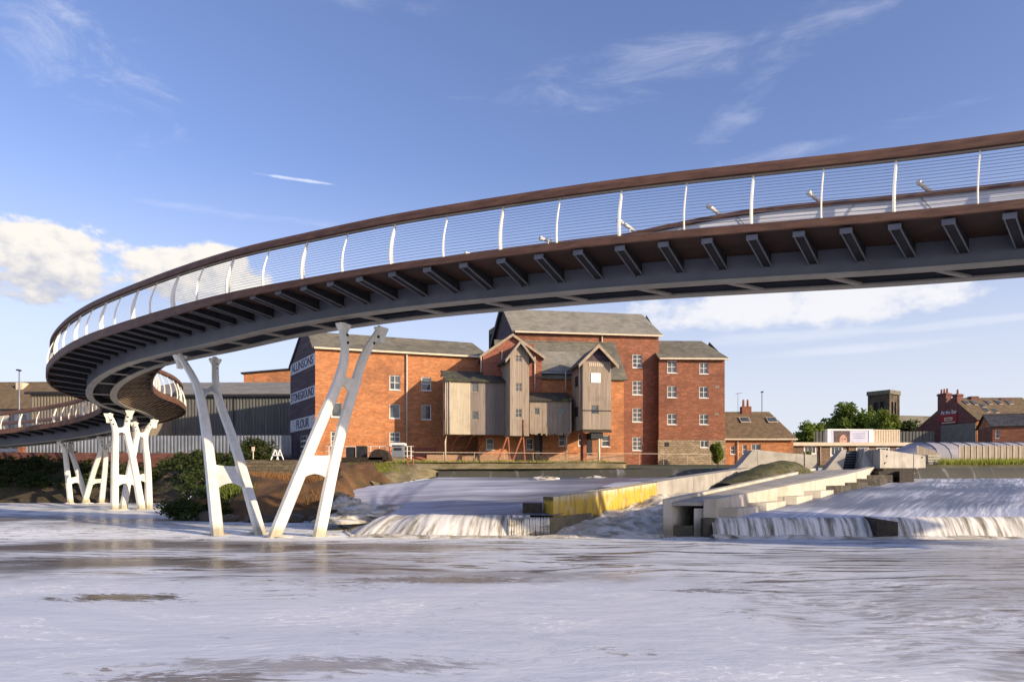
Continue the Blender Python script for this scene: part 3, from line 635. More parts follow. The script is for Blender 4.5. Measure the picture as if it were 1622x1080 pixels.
# upper step of the weir on the right
sheet('crest_fall', [(23, 44.4, 1.9), (50, 44.45, 1.9), (80, 44.45, 1.9)], [(23, 45.0, UZ), (50, 44.9, UZ), (80, 44.9, UZ)], lambda k: math.sin(k * math.pi / 2), M['w_crest'], N=60, K=8, amp=.02, seed=4)
# left apron
RIM_L = [(-8.2, 31.5, -.05), (-6.2, 29.5, .10), (-5.6, 27, .22), (-4.4, 24.6, .55), (-2.6, 23.6, .66), (-.2, 23.1, .66), (1.6, 23.2, .66)]
TOP_L = [(-11.5, 42.5, 1.2), (-9.2, 44.5, 1.45), (-7.2, 46.2, 1.65), (-5.2, 48.6, 2.0), (0, 47.8, 2.0), (5, 46.4, 2.0), (8.4, 45.4, 2.0)]
sheet('left_apron_water', RIM_L, TOP_L, prof, M['w_apron'], N=130, K=70, amp=.06, seed=11, ws=(.5, .35), across=True)
fl = [(-8.6, 30.9, -.15), (-6.9, 28.2, -.1), (-6.4, 25.6, -.1), (-5.3, 22.8, -.06), (-3.0, 22.3, -.05), (-.3, 22.6, -.05), (.6, 22.75, -.05)]
sheet('left_weir_fall', fl, [(a[0], a[1] + .02, a[2] + .01) for a in RIM_L[:-1]] + [(.6, 23.16, .68)], lambda k: math.sin(k * math.pi / 2), M['w_fall'], N=90, K=14, amp=.12, seed=12, ws=(1.4, 1))
mbx = [(-5.3, 48.9, 1.95), (0, 48.2, 1.95), (5, 46.9, 1.95), (12, 45.4, 1.9), (15.5, 45.0, 1.9)]
mby = [(-5.3, 49.5, 2.45), (0, 48.9, UZ), (5, 47.6, UZ), (12, 46.0, UZ), (15.5, 45.6, UZ)]
sheet('crest_fall_beside_quay', mbx, mby, lambda k: math.sin(k * math.pi / 2), M['w_crest'], N=70, K=8, amp=.03, seed=14)
def foamridge(pts, name, seed):
    rows = []; uvs = []
    for j in range(9):
        k = j / 8; row = []; uv = []; N = int(sum((Vector(b) - Vector(a)).length for a, b in zip(pts, pts[1:])) / .09)
        for i in range(N + 1):
            q = i / N * (len(pts) - 1); a = min(int(q), len(pts) - 2); p = Vector(pts[a]).lerp(Vector(pts[a + 1]), q - a)
            h = (noise.noise(Vector((i * .045, k * 1.2, seed))) * .10 + noise.noise(Vector((i * .16, k * 3, seed + 3))) * .05 + .07) * math.sin(math.pi * k)
            wv = .35 + .25 * noise.noise(Vector((i * .03, 0, seed + 9)))
            row.append(p + Vector((0, -(k - .3) * wv * 2.2, max(-.05, h)))); uv.append((i * .09, k * .7))
        rows.append(row); uvs.append(uv)
    mb = MB(); mb.rings(rows, close=False, caps=False, uvs=uvs); mb.smooth = True; return mb.build(name, M['w_rush'], kind='structure')
foamridge([(6.4, 21.95, .0), (14, 21.9, 0), (26, 21.75, 0), (38, 21.65, 0)], 'foam_ridge', 3)
foamridge([(-6.9, 27.5, 0), (-5.3, 22.7, 0), (-3.0, 22.15, 0), (-.3, 22.35, 0), (2.5, 22.4, 0), (4.9, 22.3, 0)], 'foam_ridge', 8)
# water between the far end of the left apron and the first concrete wall
sheet('upper_pool_water', [(6.15, 32.9, 1.50), (10, 37.6, 1.72), (13.6, 42.1, 1.92), (15.6, 45.2, 1.97)], [(4.3, 33.2, 1.50), (6.0, 38.5, 1.74), (7.5, 43, 1.90), (9, 46.7, 1.98)], lambda k: k, M['w_apron'], N=30, K=10, amp=.03, seed=21)
# boiling water rushing down between the two concrete walls
sheet('rushing_water', [(1.2, 22.9, .0), (3.0, 22.5, .03), (4.98, 22.5, .0)], [(7.6, 34.6, 1.25), (9.4, 32.6, 1.2), (11.4, 31.3, 1.15)], lambda k: k ** .8, M['w_rush'], N=40, K=60, amp=.30, seed=31, ws=(1.3, 2))
# humps where the flow hits hidden stones
def hump(cen, r, seed):
    rows = []; uv = []
    for j in range(13):
        a = j / 12 * math.pi / 2; rows.append([]); uv.append([])
        for i in range(28):
            b = i / 28 * 2 * math.pi; d = Vector((math.cos(b) * math.cos(a) * r[0], math.sin(b) * math.cos(a) * r[1], math.sin(a) * r[2]))
            d *= 1 + .35 * noise.noise(Vector((math.cos(b) * 1.5, math.sin(b) * 1.5, a * 2 + seed))) + .15 * noise.noise(Vector((math.cos(b) * 4, math.sin(b) * 4, a * 5 + seed)))
            rows[-1].append(Vector(cen) + d); uv[-1].append((i * .2 + seed, j * .2))
    mb = MB(); mb.rings(rows, True, True, uvs=uv); mb.smooth = True; return mb
for k, (px, py, Y, r) in enumerate([(548, 790, 30, (.8, 1.5, .45)), (585, 800, 28, (1.5, 2.0, .45)), (560, 812, 26.5, (1.3, 1.6, .35)), (862, 756, 44, (1.2, 1.0, .3)), (940, 756, 45.6, (1.6, 1.0, .35))]):
    c = P(px, py, Y); c.z -= r[2] * .9
    o = hump(c, r, k * 7.3).build('water_hump', M['w_rush'], kind='structure')
# foundations hidden under the water
mb = MB()
mb.hexa([(6.6, 22.9, -1), (80, 22.9, -1), (80, 44.5, -1), (23.5, 44.4, -1), (6.6, 22.9, .3), (80, 22.9, .3), (80, 44.5, 1.5), (23.5, 44.4, 1.5)])
mb.hexa([(-5, 24.5, -1), (1, 23.8, -1), (9, 45.4, -1), (-8, 46, -1), (-5, 25.5, .0), (1, 23.8, .3), (9, 45.2, 1.5), (-8, 46, 1.1)])
mb.hexa([(23.4, 44.6, 0), (90, 44.65, 0), (90, 46.5, 0), (23.4, 46.5, 0), (23.4, 44.75, 2.45), (90, 44.75, 2.45), (90, 46.5, 2.5), (23.4, 46.5, 2.5)])
single(mb, 'weir', M['concrete'], 'sloping stepped weir under fast water right across the river', 'weir')

# ------------------------------------------------------------------ concrete walls of the weir
def wallrun(mb, pts, uvh=True):
    """pts: list of (xL,yL,xR,yR,zb,zt): cross-section left/right with bottom and top"""
    rings = [[(p[2], p[3], p[4]), (p[0], p[1], p[4]), (p[0], p[1], p[5]), (p[2], p[3], p[5])] for p in pts]
    uv = [[(i, 0), (i, 0), (i, 1), (i, 1)] for i in range(len(pts))]
    n0 = len(mb.f); mb.rings(rings, True, True, uvs=uv); return mb
t = thing('divider_wall', 'long concrete wall with yellow algae down its side between the two streams', 'concrete wall', (4, 28, .2))
mb = MB(); wallrun(mb, [(1.10, 24.1, 1.42, 23.4, .2, 1.27), (3.6, 28.1, 4.1, 27.4, .55, 1.47), (6.2, 32.9, 6.85, 32.2, .95, 1.72)])
mb.build('stained_section', M['algae'], t, label='yellow algae-stained wall section')
mb = MB(); wallrun(mb, [(6.2, 32.93, 6.85, 32.23, .8, 1.74), (7.7, 34.6, 8.3, 33.9, .9, 1.92), (13.6, 42.0, 14.2, 41.2, 1.2, 2.52), (15.8, 45.4, 16.6, 44.5, 1.2, 2.75)])
mb.build('wall_section', M['concrete'], t)
# raised end block with swept-down nose
A, B, zt = P(1165, 742, 42.5), P(1296, 735, 44), 3.78
mb = MB()
prof_ = [(0, 2.5), (.08, 2.9), (.2, 3.68), (.24, 3.72), (.66, 3.52), (1, 3.42)]
for (a, b) in zip(prof_, prof_[1:]):
    p, q = A.lerp(B, a[0]), A.lerp(B, b[0])
    mb.hexa([(p.x, p.y, 1.3), (q.x, q.y, 1.3), (q.x - .1, q.y + .9, 1.3), (p.x - .1, p.y + .9, 1.3), (p.x, p.y, a[1]), (q.x, q.y, b[1]), (q.x - .1, q.y + .9, b[1]), (p.x - .1, p.y + .9, a[1])])
mb.build('end_block', M['concrete'], t)
# algae covered hump against that wall
mb = MB(); rows = []
rng = random.Random(5)
for j in range(15):
    a = j / 14 * math.pi; row = []
    for i in range(40):
        k = i / 39; px = 1146 + 128 * k; Y = 36.5 + 4.2 * k; prf = [(0, 765), (.15, 757), (.35, 744), (.55, 734), (.72, 729), (.82, 730), (.9, 738), (1, 756)]
        for (ka, ya), (kb, yb) in zip(prf, prf[1:]):
            if ka <= k <= kb: py = ya + (yb - ya) * (k - ka) / (kb - ka)
        top = P(px, py, Y); h_ = top.z - 1.2; sn = max(0.0, math.sin(a))
        p = Vector((top.x + .75 * math.cos(a) * (.3 + .7 * min(1, h_)), top.y - 1.5 * math.cos(a) * (.3 + .7 * min(1, h_)), 1.2 + h_ * sn ** .8))
        p += Vector((0, 0, noise.noise(p * 2.5) * .07)); row.append(p)
    rows.append(row)
mb.rings(rows, close=False, caps=False); mb.smooth = True
single(mb, 'mossy_apron', mat('moss_on_concrete', (.045, .05, .018), (.11, .10, .03), 2.5, .9, bump=1, bscale=10, c3=(.16, .14, .10), s3=1.1, f3=.6, stretch=(1.5, 1.5, .6)), 'rounded concrete ramp covered in dark green moss beside the raised grey wall end', 'mossy ramp')

single(MB().hexa([(.37, 23.75, .55), (1.03, 23.8, .55), (1.1, 24.6, .55), (.4, 24.6, .55), (.37, 23.75, 1.05), (1.03, 23.8, 1.05), (1.1, 24.6, 1.05), (.4, 24.6, 1.05)]), 'timber_baulk', M['blacktimber'], 'black timber block on the ledge at the near end of the yellow wall', 'timber block')
# ledge below the yellow wall with thin threads of water
t = thing('stone_ledge', 'dark wet stone ledge with thin threads of water falling from it', 'ledge', (.6, 23.2, 0))
mb = MB(); mb.hexa([(-.15, 22.75, -.5), (1.35, 22.9, -.5), (3.0, 25.6, -.5), (.2, 24.6, -.5), (-.15, 22.8, .56), (1.4, 22.95, .60), (3.0, 25.7, .62), (.2, 24.6, .62)]); mb.build('ledge_slab', M['mossstone'], t)
rng = random.Random(8)
mb = MB(); mb.smooth = True
for k in range(26):
    x = -.1 + 1.4 * (k + rng.uniform(-.3, .3)) / 26; y = 22.72 + (x + .1) * .1; zt_ = .58
    mb.tube([(x, y + .08, zt_ + .02), (x, y - .03, zt_ - .08), (x + rng.uniform(-.02, .02), y - .08, -.02)], [.02, rng.uniform(.022, .05), rng.uniform(.02, .055)], 5)
mb.build('water_threads', M['w_rush'], t, kind='stuff')
for k, (px, py, Y, s) in enumerate([(548, 822, 29.2, .5), (538, 795, 32, .55), (540, 812, 30.5, .35)]):
    c = P(px, py, Y); mb = MB(); rows = []
    for j in range(8):
        a = -math.pi / 2 + math.pi * j / 7; row = []
        for i in range(12):
            b = i / 12 * 2 * math.pi; d = Vector((math.cos(b) * math.cos(a), math.sin(b) * math.cos(a), math.sin(a) * .8)) * s
            d *= 1 + .35 * noise.noise(d * 2 / s + Vector((k * 4, 0, 0))); row.append(c + d)
        rows.append(row)
    mb.rings(rows); single(mb, 'rock', M['rock'], ['dark wet rock beside the near bridge legs, lowest of three in the foam', 'mossy rock at the foot of the mud bank, highest of three in the foam', 'small dark rock between two others in the foam by the bridge legs'][k], 'rock')

# ---------------- fish pass channel
t = thing('fish_pass', 'sloping concrete fish pass channel with stepped blocks and a hollow square end', 'fish pass', (8, 26, .2))
def lerp3(a, b, k): return Vector(a).lerp(Vector(b), k)
NL, FL = Vector((4.97, 22.5, 1.23)), Vector((18.4, 42.0, 2.55))       # left wall, outer line
NR, FR = Vector((6.72, 22.45, 1.23)), Vector((22.4, 42.2, 2.62))      # right wall, outer line
wdir = Vector((1, 0, 0))
mb = MB(); wl = .28
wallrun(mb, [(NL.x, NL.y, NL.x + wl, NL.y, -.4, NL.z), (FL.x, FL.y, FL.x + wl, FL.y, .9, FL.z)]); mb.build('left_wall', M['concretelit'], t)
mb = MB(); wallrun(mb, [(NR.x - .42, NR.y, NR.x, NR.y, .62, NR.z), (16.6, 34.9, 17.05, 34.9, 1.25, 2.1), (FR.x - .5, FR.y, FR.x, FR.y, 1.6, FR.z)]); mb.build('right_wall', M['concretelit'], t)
mb = MB(); a0, a1, b0, b1 = NL + Vector((wl, .05, -.10)), NR + Vector((-.42, .05, -.10)), FL + Vector((wl, 0, -.12)), FR + Vector((-.5, 0, -.12))
mb.hexa([a0 - Vector((0, 0, .12)), a1 - Vector((0, 0, .12)), b1 - Vector((0, 0, .12)), b0 - Vector((0, 0, .12)), a0, a1, b1, b0]); mb.build('channel_floor', M['concrete'], t)
mb = MB(); mb.hexa([(7.15, 25.5, -.5), (8.6, 25.5, -.5), (22.0, 42.1, -.5), (18.5, 42, -.5), (7.15, 25.5, .55), (8.6, 25.5, .55), (22.0, 42.1, 1.8), (18.5, 42, 1.8)]); mb.build('core', M['concrete'], t)
MB().boxf(Fac(5.26, 22.5, 0), 0, 1.03, .15, .3, -.3, .35).build('inner_sill', M['rock'], t); MB().boxf(Fac(7.2, 25.2, 0), 0, 1.2, 0, .15, -.4, 1.0).build('inner_baffle', M['rock'], t)
mb = MB(); mb.hexa([(6.25, 22.3, -.4), (6.62, 22.3, -.4), (7.5, 24.5, -.4), (6.25, 24.5, -.4), (6.25, 22.3, .6), (6.62, 22.3, .6), (7.5, 24.5, .6), (6.25, 24.5, .6)]); mb.build('end_pier', M['rock'], t)
steps = [(1128, 1168, 805, 823, 22.6), (1178, 1214, 796, 809, 24.6), (1222, 1262, 786, 797, 27.0), (1262, 1300, 777, 787, 29.6), (1300, 1332, 769, 777, 32.2), (1332, 1360, 764, 770, 34.8), (1360, 1394, 758, 766, 37.4), (1378, 1412, 752, 759, 40)]
for i, (x0, x1, y0, y1, Y) in enumerate(steps):
    a, b = P(x0, y0, Y), P(x1, y0, Y); z0 = P(x0, y1, Y).z
    mb = MB(); mb.hexa([(a.x - .6, Y, z0 - .8), (b.x, Y, z0 - .8), (b.x + 1.5, Y + 2.0, z0 - .8), (a.x + .9, Y + 2.0, z0 - .8), (a.x - .6, Y, a.z), (b.x, Y, a.z), (b.x + 1.5, Y + 2.0, a.z), (a.x + .9, Y + 2.0, a.z)])
    mb.build('step_block', M['concretelit'] if i < 4 else M['rock'], t)  # near blocks take the sunlit concrete colour, far ones a dark material
# head of the pass: two splayed flanks and the slatted gate
def pyr(p):  # p: list of 4 px bottom/top corners at Y, thickness along view
    (x0b, yb0, x0t, yt0, x1b, yb1, x1t, yt1, Y0, Y1, th) = p
    a, b, c, d = P(x0b, yb0, Y0), P(x1b, yb1, Y0), P(x1t, yt1, Y1), P(x0t, yt0, Y1); k = Vector((.15, th, 0))
    m_ = MB(); m_.hexa([a, b, b + k, a + k, d, c, c + k, d + k]); return m_
pyr((1303, 750, 1334, 712, 1334, 750, 1341, 712, 43.0, 43.6, 1.0)).build('left_flank', M['concrete'], t)
pyr((1363, 757, 1369, 711, 1400, 757, 1396, 712, 42.3, 43.0, 1.2)).build('right_flank', M['concrete'], t)
mb = MB(); c0, c1 = P(1345, 742, 43.9), P(1369, 742, 43.9)
for k in range(7):
    z = 2.52 + k * .165; MB().box(P(1333, 0, 43.8).x, P(1371, 0, 43.8).x, 43.72, 43.83, z, z + .06).build('gate_slat', M['girder'], t)
MB().box(P(1334, 0, 44.4).x, P(1374, 0, 44.4).x, 44.3, 44.5, 2.0, 3.72).build('gate_backing', M['dark'], t)
# long block right of the gate
t = thing('abutment_block', 'large tapered concrete block with two dark slots beside the slatted gate', 'concrete block', P(1430, 745, 42))
p0, p1 = P(1394, 745, 42.0), P(1466, 748, 45.5)
mb = MB(); mb.hexa([(p0.x, p0.y, 2.25), (p1.x, p1.y, 2.25), (p1.x - .3, p1.y + 1.2, 2.25), (p0.x - .3, p0.y + 1.6, 2.25), (p0.x, p0.y, 3.72), (p1.x, p1.y, 3.42), (p1.x - .3, p1.y + 1.2, 3.42), (p0.x - .3, p0.y + 1.6, 3.72)]); mb.build('block', M['concrete'], t)
Fb = Fac(p0.x, p0.y, math.degrees(math.atan2(p1.y - p0.y, p1.x - p0.x)))
for (x, y) in ((1404, 722), (1401, 733), (1460, 724)):
    u, z = Fb.uz(x, y); mb = MB(); mb.hexa([Fb.pt(u - .05, -.02, z - .1), Fb.pt(u + .12, -.02, z), Fb.pt(u + .12, .1, z), Fb.pt(u - .05, .1, z - .1), Fb.pt(u - .05, -.02, z + .04), Fb.pt(u + .25, -.02, z + .06), Fb.pt(u + .25, .1, z + .06), Fb.pt(u - .05, .1, z + .04)]); mb.build('slot', M['dark'], t)
u, z = Fb.uz(1447, 730); MB().boxf(Fb, u - .03, u + .03, -.015, .1, 2.3, 3.50).build('joint', M['dark'], t)
t = thing('timber_grid', 'black timber beams standing in the water under the tapered concrete block', 'timber frame', P(1410, 760, 40))
for k, (x0, x1, y0, y1, Y) in enumerate([(1399, 1452, 741, 748, 41.0), (1425, 1448, 746, 764, 40.2), (1392, 1420, 746, 756, 40.6)]):
    a, b = P(x0, y1, Y), P(x1, y0, Y); MB().box(a.x, b.x, Y, Y + 1.2, a.z, b.z).build('beam', M['blacktimber'], t)
a = P(1383, 852, 21.95); b = P(1417, 824, 21.95)
single(MB().hexa([(a.x, 21.75, -.3), (b.x, 21.75, -.3), (b.x, 22.6, -.3), (a.x, 22.6, -.3), (a.x + .02, 21.75, .62), (b.x, 21.75, .52), (b.x, 22.6, .56), (a.x + .02, 22.6, .66)]), 'concrete_stub', M['blacktimber'], 'dark square block standing in the foot of the right waterfall', 'block')
# gate posts and post pair near the wall end
for k, x in enumerate((1274, 1295)):
    p = P(x, 740, 41.5); single(MB().tube([(p.x, p.y, 1.9), (p.x, p.y, 3.55)], .035, 6), 'marker_post', M['dark'], ['thin dark post left of the concrete upright beside the mossy ramp', 'thin dark post right of the concrete upright beside the mossy ramp'][k], 'post')

# ================================================================== BRIDGE
ctrl = [(32, 8.6, 8.45), (26, 10.9, 8.6), (20, 13.2, 8.78), (15, 15.4, 8.9), (10.16, 17.35, 9.01), (6.8, 18.54, 9.13), (3.5, 19.7, 9.23), (.43, 20.97, 9.3), (-2.5, 22.3, 9.37), (-5.28, 23.8, 9.42), (-8.1, 25.4, 9.46), (-10.8, 27.3, 9.50),
        (-13.3, 29.3, 9.56), (-15.8, 31.4, 9.62), (-18.3, 33.6, 9.64), (-20.7, 35.8, 9.48), (-22.7, 37.9, 9.15), (-24.0, 40.0, 8.78), (-24.6, 42.3, 8.55), (-24.8, 45.0, 8.40), (-25.8, 47.9, 8.1), (-28.5, 50.3, 7.7), (-32.5, 52.0, 7.2), (-38, 53.4, 6.75), (-46, 54.8, 6.3), (-60, 57.0, 5.65), (-75, 59, 5.2)]
ctrl = [Vector(c) for c in ctrl]
def catmull(p, n=24):
    out = []
    q = [p[0] * 2 - p[1]] + p + [p[-1] * 2 - p[-2]]
    for i in range(1, len(q) - 2):
        for k in range(n):
            t = k / n; a, b, c, d = q[i - 1], q[i], q[i + 1], q[i + 2]
            out.append(.5 * ((2 * b) + (c - a) * t + (2 * a - 5 * b + 4 * c - d) * t * t + (3 * b - 3 * c + d - a) * t ** 3))
    out.append(q[-2]); return out
dense = catmull(ctrl)
# light smoothing
for _ in range(30): dense = [dense[0]] + [(dense[i - 1] + dense[i] * 2 + dense[i + 1]) / 4 for i in range(1, len(dense) - 1)] + [dense[-1]]
cum_ = [0]
for a, b in zip(dense, dense[1:]): cum_.append(cum_[-1] + math.hypot(b.x - a.x, b.y - a.y))
LTOT = cum_[-1]
def at_s(s):
    s = max(0, min(LTOT - 1e-4, s)); lo, hi = 0, len(cum_) - 1
    while hi - lo > 1:
        m_ = (lo + hi) // 2
        if cum_[m_] <= s: lo = m_
        else: hi = m_
    k = (s - cum_[lo]) / (cum_[hi] - cum_[lo]); p = dense[lo].lerp(dense[hi], k)
    a, b = dense[max(0, lo - 2)], dense[min(len(dense) - 1, hi + 2)]
    t_ = Vector((b.x - a.x, b.y - a.y, 0)).normalized()      # heading, running right -> left -> away
    n_ = Vector((t_.y, -t_.x, 0))                            # towards the far / right hand side
    return p, t_, n_
def s_of_px(px, side=-2.6, s0=0, s1=None):
    best = None; s = s0
    while s < (s1 or LTOT):
        p, t_, n_ = at_s(s); q = p + n_ * side; x = CX + F * q.x / q.y
        if q.y > 1 and (best is None or abs(x - px) < best[0]): best = (abs(x - px), s)
        s += .05
    return best[1]
DECKH = 1.25
def sstep(a, b, x): k = max(0.0, min(1.0, (x - a) / (b - a))); return k * k * (3 - 2 * k)
GW = .72
def railh(s): p = at_s(s)[0]; return 1.31 - .20 * sstep(46, 53, p.y) if p.x < -15 else 1.31
def gdep(s): p = at_s(s)[0]; return .76 + (.22 * sstep(23, 29, p.y) if p.x < 0 else 0)
def edep(s): p = at_s(s)[0]; return .14 + (.18 * sstep(22, 30, p.y) if p.x < 0 else 0)
def hwf(s, sg):   # half width of the deck on either side of the spine
    if sg < 0: return 2.6
    p = at_s(s)[0]; return 1.95 + .65 * sstep(33.5, 39.5, p.y) if p.x < 0 else 1.95
def deck(s, n, dz):   # point of the cross-section: n across (negative = near side), dz from deck top
    p, t_, n_ = at_s(s); return Vector((p.x + n_.x * n, p.y + n_.y * n, p.z - DECKH + dz))
def skewdir(s):
    p, t_, n_ = at_s(s); a = -R(max(0.0, min(1.0, (p.x - 1.0) / 10.0)) * 21)
    ca, sa = math.cos(a), math.sin(a); return Vector((n_.x * ca - n_.y * sa, n_.x * sa + n_.y * ca, 0))
def dsk(s, n, dz, along=0.0):
    p, t_, n_ = at_s(s); k = skewdir(s); l = n / max(.5, k.dot(n_))
    return Vector((p.x, p.y, p.z - DECKH + dz)) + k * l + t_ * along
S0 = 0.0; SE = LTOT - .1
ss = []
s = S0
while s < SE: ss.append(s); s += .55
ss.append(SE)
br = thing('footbridge', 'sinuous footbridge with timber handrail, thin cables and tall white splayed legs over the river', 'bridge', (-7, 22.5, 0))
def run(name, m, prof, smooth=False, sr=None, **tags):
    mb = MB(); mb.smooth = smooth
    mb.rings([[deck(s, n, z) for (n, z) in prof] for s in (sr or ss)]); return mb.build(name, m, br, **tags)
def run2(name, m, prof, **tags):
    mb = MB(); mb.rings([[deck(s, n, z) for (n, z) in prof(s)] for s in ss]); return mb.build(name, m, br, **tags)
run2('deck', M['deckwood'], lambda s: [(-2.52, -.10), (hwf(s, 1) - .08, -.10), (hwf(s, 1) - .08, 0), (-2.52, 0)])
for sg in (-1, 1):
    run2('edge_board', M['wood'], lambda s: [(sg * (hwf(s, sg) - .07), -edep(s)), (sg * (hwf(s, sg) + .02), -edep(s)), (sg * (hwf(s, sg) + .02), .04), (sg * (hwf(s, sg) - .07), .04)])
    run2('girder_web', M['girder'], lambda s: [(sg * GW, .05 - gdep(s)), (sg * (GW - .05), .05 - gdep(s)), (sg * (GW - .05), -.104), (sg * GW, -.104)])
    run2('flange', M['flange'], lambda s: [(sg * (GW + .05), -gdep(s)), (sg * (GW - .30), -gdep(s)), (sg * (GW - .30), .048 - gdep(s)), (sg * (GW + .05), .048 - gdep(s))])
    lean = .26; w_ = .145
    def hp(s):
        hc = sg * (hwf(s, sg) - .04 - lean); h = railh(s)
        return [(hc - w_, h + .02), (hc + w_, h + .02), (hc + w_, h + .17), (hc + w_ * .6, h + .27), (hc - w_ * .6, h + .27), (hc - w_, h + .17)]
    run2('handrail', M['wood'], hp)
    run2('handrail_strip', M['flange'], lambda s: [(sg * (hwf(s, sg) - .34), railh(s) - .02), (sg * (hwf(s, sg) - .26), railh(s) - .02), (sg * (hwf(s, sg) - .26), railh(s) + .017), (sg * (hwf(s, sg) - .34), railh(s) + .017)])
run('soffit_plate', M['rib'], [(-GW + .06, -.50), (GW - .06, -.50), (GW - .06, -.47), (-GW + .06, -.47)])
def lean_at(z, h=1.31):
    k = z / h; return .26 * k ** 1.3 - .11 * math.sin(math.pi * k) * (1 - k * .4)
for sg in (-1, 1):
    for c in range(14):
        mb = MB(); mb.smooth = True
        mb.tube([(lambda z: deck(s, sg * (hwf(s, sg) - .10 - lean_at(z, railh(s))), z))(.08 + c * (railh(s) - .10) / 14) for s in ss], .0065, 4)
        mb.build('cable', M['cable'], br)
# bottom cross bars between the flanges
s = .6
while s < SE - .5:
    sk = R(38) * max(0.0, min(1.0, (at_s(s)[0].x + 12) / 18)); off = math.tan(sk) * 1.1
    a, b = deck(s + off / 2, -GW + .28, .01 - gdep(s)), deck(s - off / 2, GW - .28, .01 - gdep(s)); t_ = at_s(s)[1] * .085
    mb = MB(); up = Vector((0, 0, .06)); mb.hexa([a - t_, b - t_, b + t_, a + t_, a - t_ + up, b - t_ + up, b + t_ + up, a + t_ + up]); mb.build('cross_bar', M['flange'], br)
    s += 2.45
# brackets carrying the deck edges; posts stand over every third one
sP = s_of_px(605, -2.55, 20, 60); SPC = None
s_a = s_of_px(1490, -2.55, 0, 40); s_b = s_of_px(273, -2.55, 30, 60)
SPC = (s_b - s_a) / 7.0
s_first = s_a - math.floor(s_a / SPC) * SPC
k = 0; s = s_first
def bracket(s):
    for sg in (-1, 1):
        w_ = .12; mb = MB(); iz0, oz0 = -.47, -.27; zt = -.104; H = hwf(s, sg)
        n0, n1 = sg * (GW + .002), sg * (H - .14)
        mb.hexa([dsk(s, n0, iz0 + .03, -.09), dsk(s, n1, oz0 + .03, -.09), dsk(s, n1, oz0 + .03, .09), dsk(s, n0, iz0 + .03, .09), dsk(s, n0, zt, -.09), dsk(s, n1, zt, -.09), dsk(s, n1, zt, .09), dsk(s, n0, zt, .09)])
        bk = mb.build('bracket', M['rib'], br)
        mb = MB()
        def hx(na, nb, l0, l1, a0, a1, b0, b1): mb.hexa([dsk(s, na, a0, l0), dsk(s, nb, b0, l0), dsk(s, nb, b0, l1), dsk(s, na, a0, l1), dsk(s, na, a1, l0), dsk(s, nb, b1, l0), dsk(s, nb, b1, l1), dsk(s, na, a1, l1)])
        for l in (-w_, w_ - .028): hx(n0, n1, l, l + .028, iz0, iz0 + .04, oz0, oz0 + .04)
        hx(n1 + sg * .002, n1 + sg * .03, -.13, .13, oz0 - .01, zt - .05, oz0 - .01, zt - .05)
        mb.build('bracket_edge', M['ribend'], bk)
def post(s, main):
    p, t_, n_ = at_s(s); kd = skewdir(s); h = railh(s)
    for sg in (-1, 1):
        c0 = dsk(s, sg * (hwf(s, sg) - .04), 0); rings = []; N = 12; th = .02 if main else .012
        for i in range(N + 1):
            z = -.05 + (h + .05) * i / N; k = max(0, z) / h
            wd = (.062 * (1 - k) ** .8 + .03) if main else (.026 * (1 - k) + .018)
            if z < .02: wd *= .8
            c = c0 - kd * sg * lean_at(max(0, z), h) + Vector((0, 0, z))
            if main: c = c - kd * sg * (wd - .03)
            rings.append([c - kd * wd - t_ * th, c + kd * wd - t_ * th, c + kd * wd + t_ * th, c - kd * wd + t_ * th])
        mb = MB(); mb.rings(rings); mb.build('parapet_post' if main else 'slim_parapet_post', M['bridgewhite'], br)
s = s_first; 
while s < SE - 1:
    for q in range(3):
        if s + q * SPC / 3 < SE - 1: bracket(s + q * SPC / 3)
    post(s, True)
    if s + SPC / 2 < SE - 1: post(s + SPC / 2, False)
    if 62 < s < 80:
        for q_ in (.25, .75): post(s + SPC * q_, False)
    s += SPC
# open slats closing the underside of the long right-hand cantilever in the bend
s = s_of_px(210, 2.4, 55, 66)
s = 60.5; nsl = 0
while s < 78 and nsl < 98:
    H = hwf(s, 1) - .12; g = gdep(s); a, b, t_ = deck(s, GW + .06, .06 - g), deck(s, H, -.17), at_s(s)[1] * .075
    mb = MB(); up = Vector((0, 0, .03)); mb.hexa([a - t_, b - t_, b + t_, a + t_, a - t_ + up, b - t_ + up, b + t_ + up, a + t_ + up]); mb.build('soffit_slat', M['slatwood'], br)
    s += .40; nsl += 1
# bench rising out of the near edge at the right
sb0, sb1 = 0.3, s_of_px(868, -2.1, 5, 60)
sr = [sb0 + (sb1 - sb0) * i / 60 for i in range(61)]
def bh(s): k = max(0.0, min(1.0, (sb1 - s) / (sb1 - s_of_px(1260, -2.1, 0, 50)))); return .03 + .55 * (k * k * (3 - 2 * k)) ** .75
mb = MB(); mb.rings([[deck(s, -2.22, .005), deck(s, -1.6, .005), deck(s, -1.6, bh(s) - .105), deck(s, -2.12, bh(s) - .105)] for s in sr]); bn_ = mb.build('bench', M['benchgrey'], br)
mb = MB(); mb.rings([[deck(s, -2.2, bh(s) - .10), deck(s, -1.5, bh(s) - .10), deck(s, -1.5, bh(s)), deck(s, -2.2, bh(s))] for s in sr]); mb.build('bench_seat', M['wood'], bn_)
for k in range(16):
    s = sb0 + (sb1 - sb0) * (k + .5) / 16; d = .3 * (1 if k % 2 else -1)
    a, b = deck(s, -2.232, .02), deck(s + d, -2.135, bh(s) - .12); t_ = at_s(s)[1] * .008
    mb = MB(); o_ = -at_s(s)[2] * .012; mb.hexa([a - t_, a + t_, a + t_ + o_, a - t_ + o_, b - t_, b + t_, b + t_ + o_, b - t_ + o_]); mb.build('seam', M['girder'], bn_)
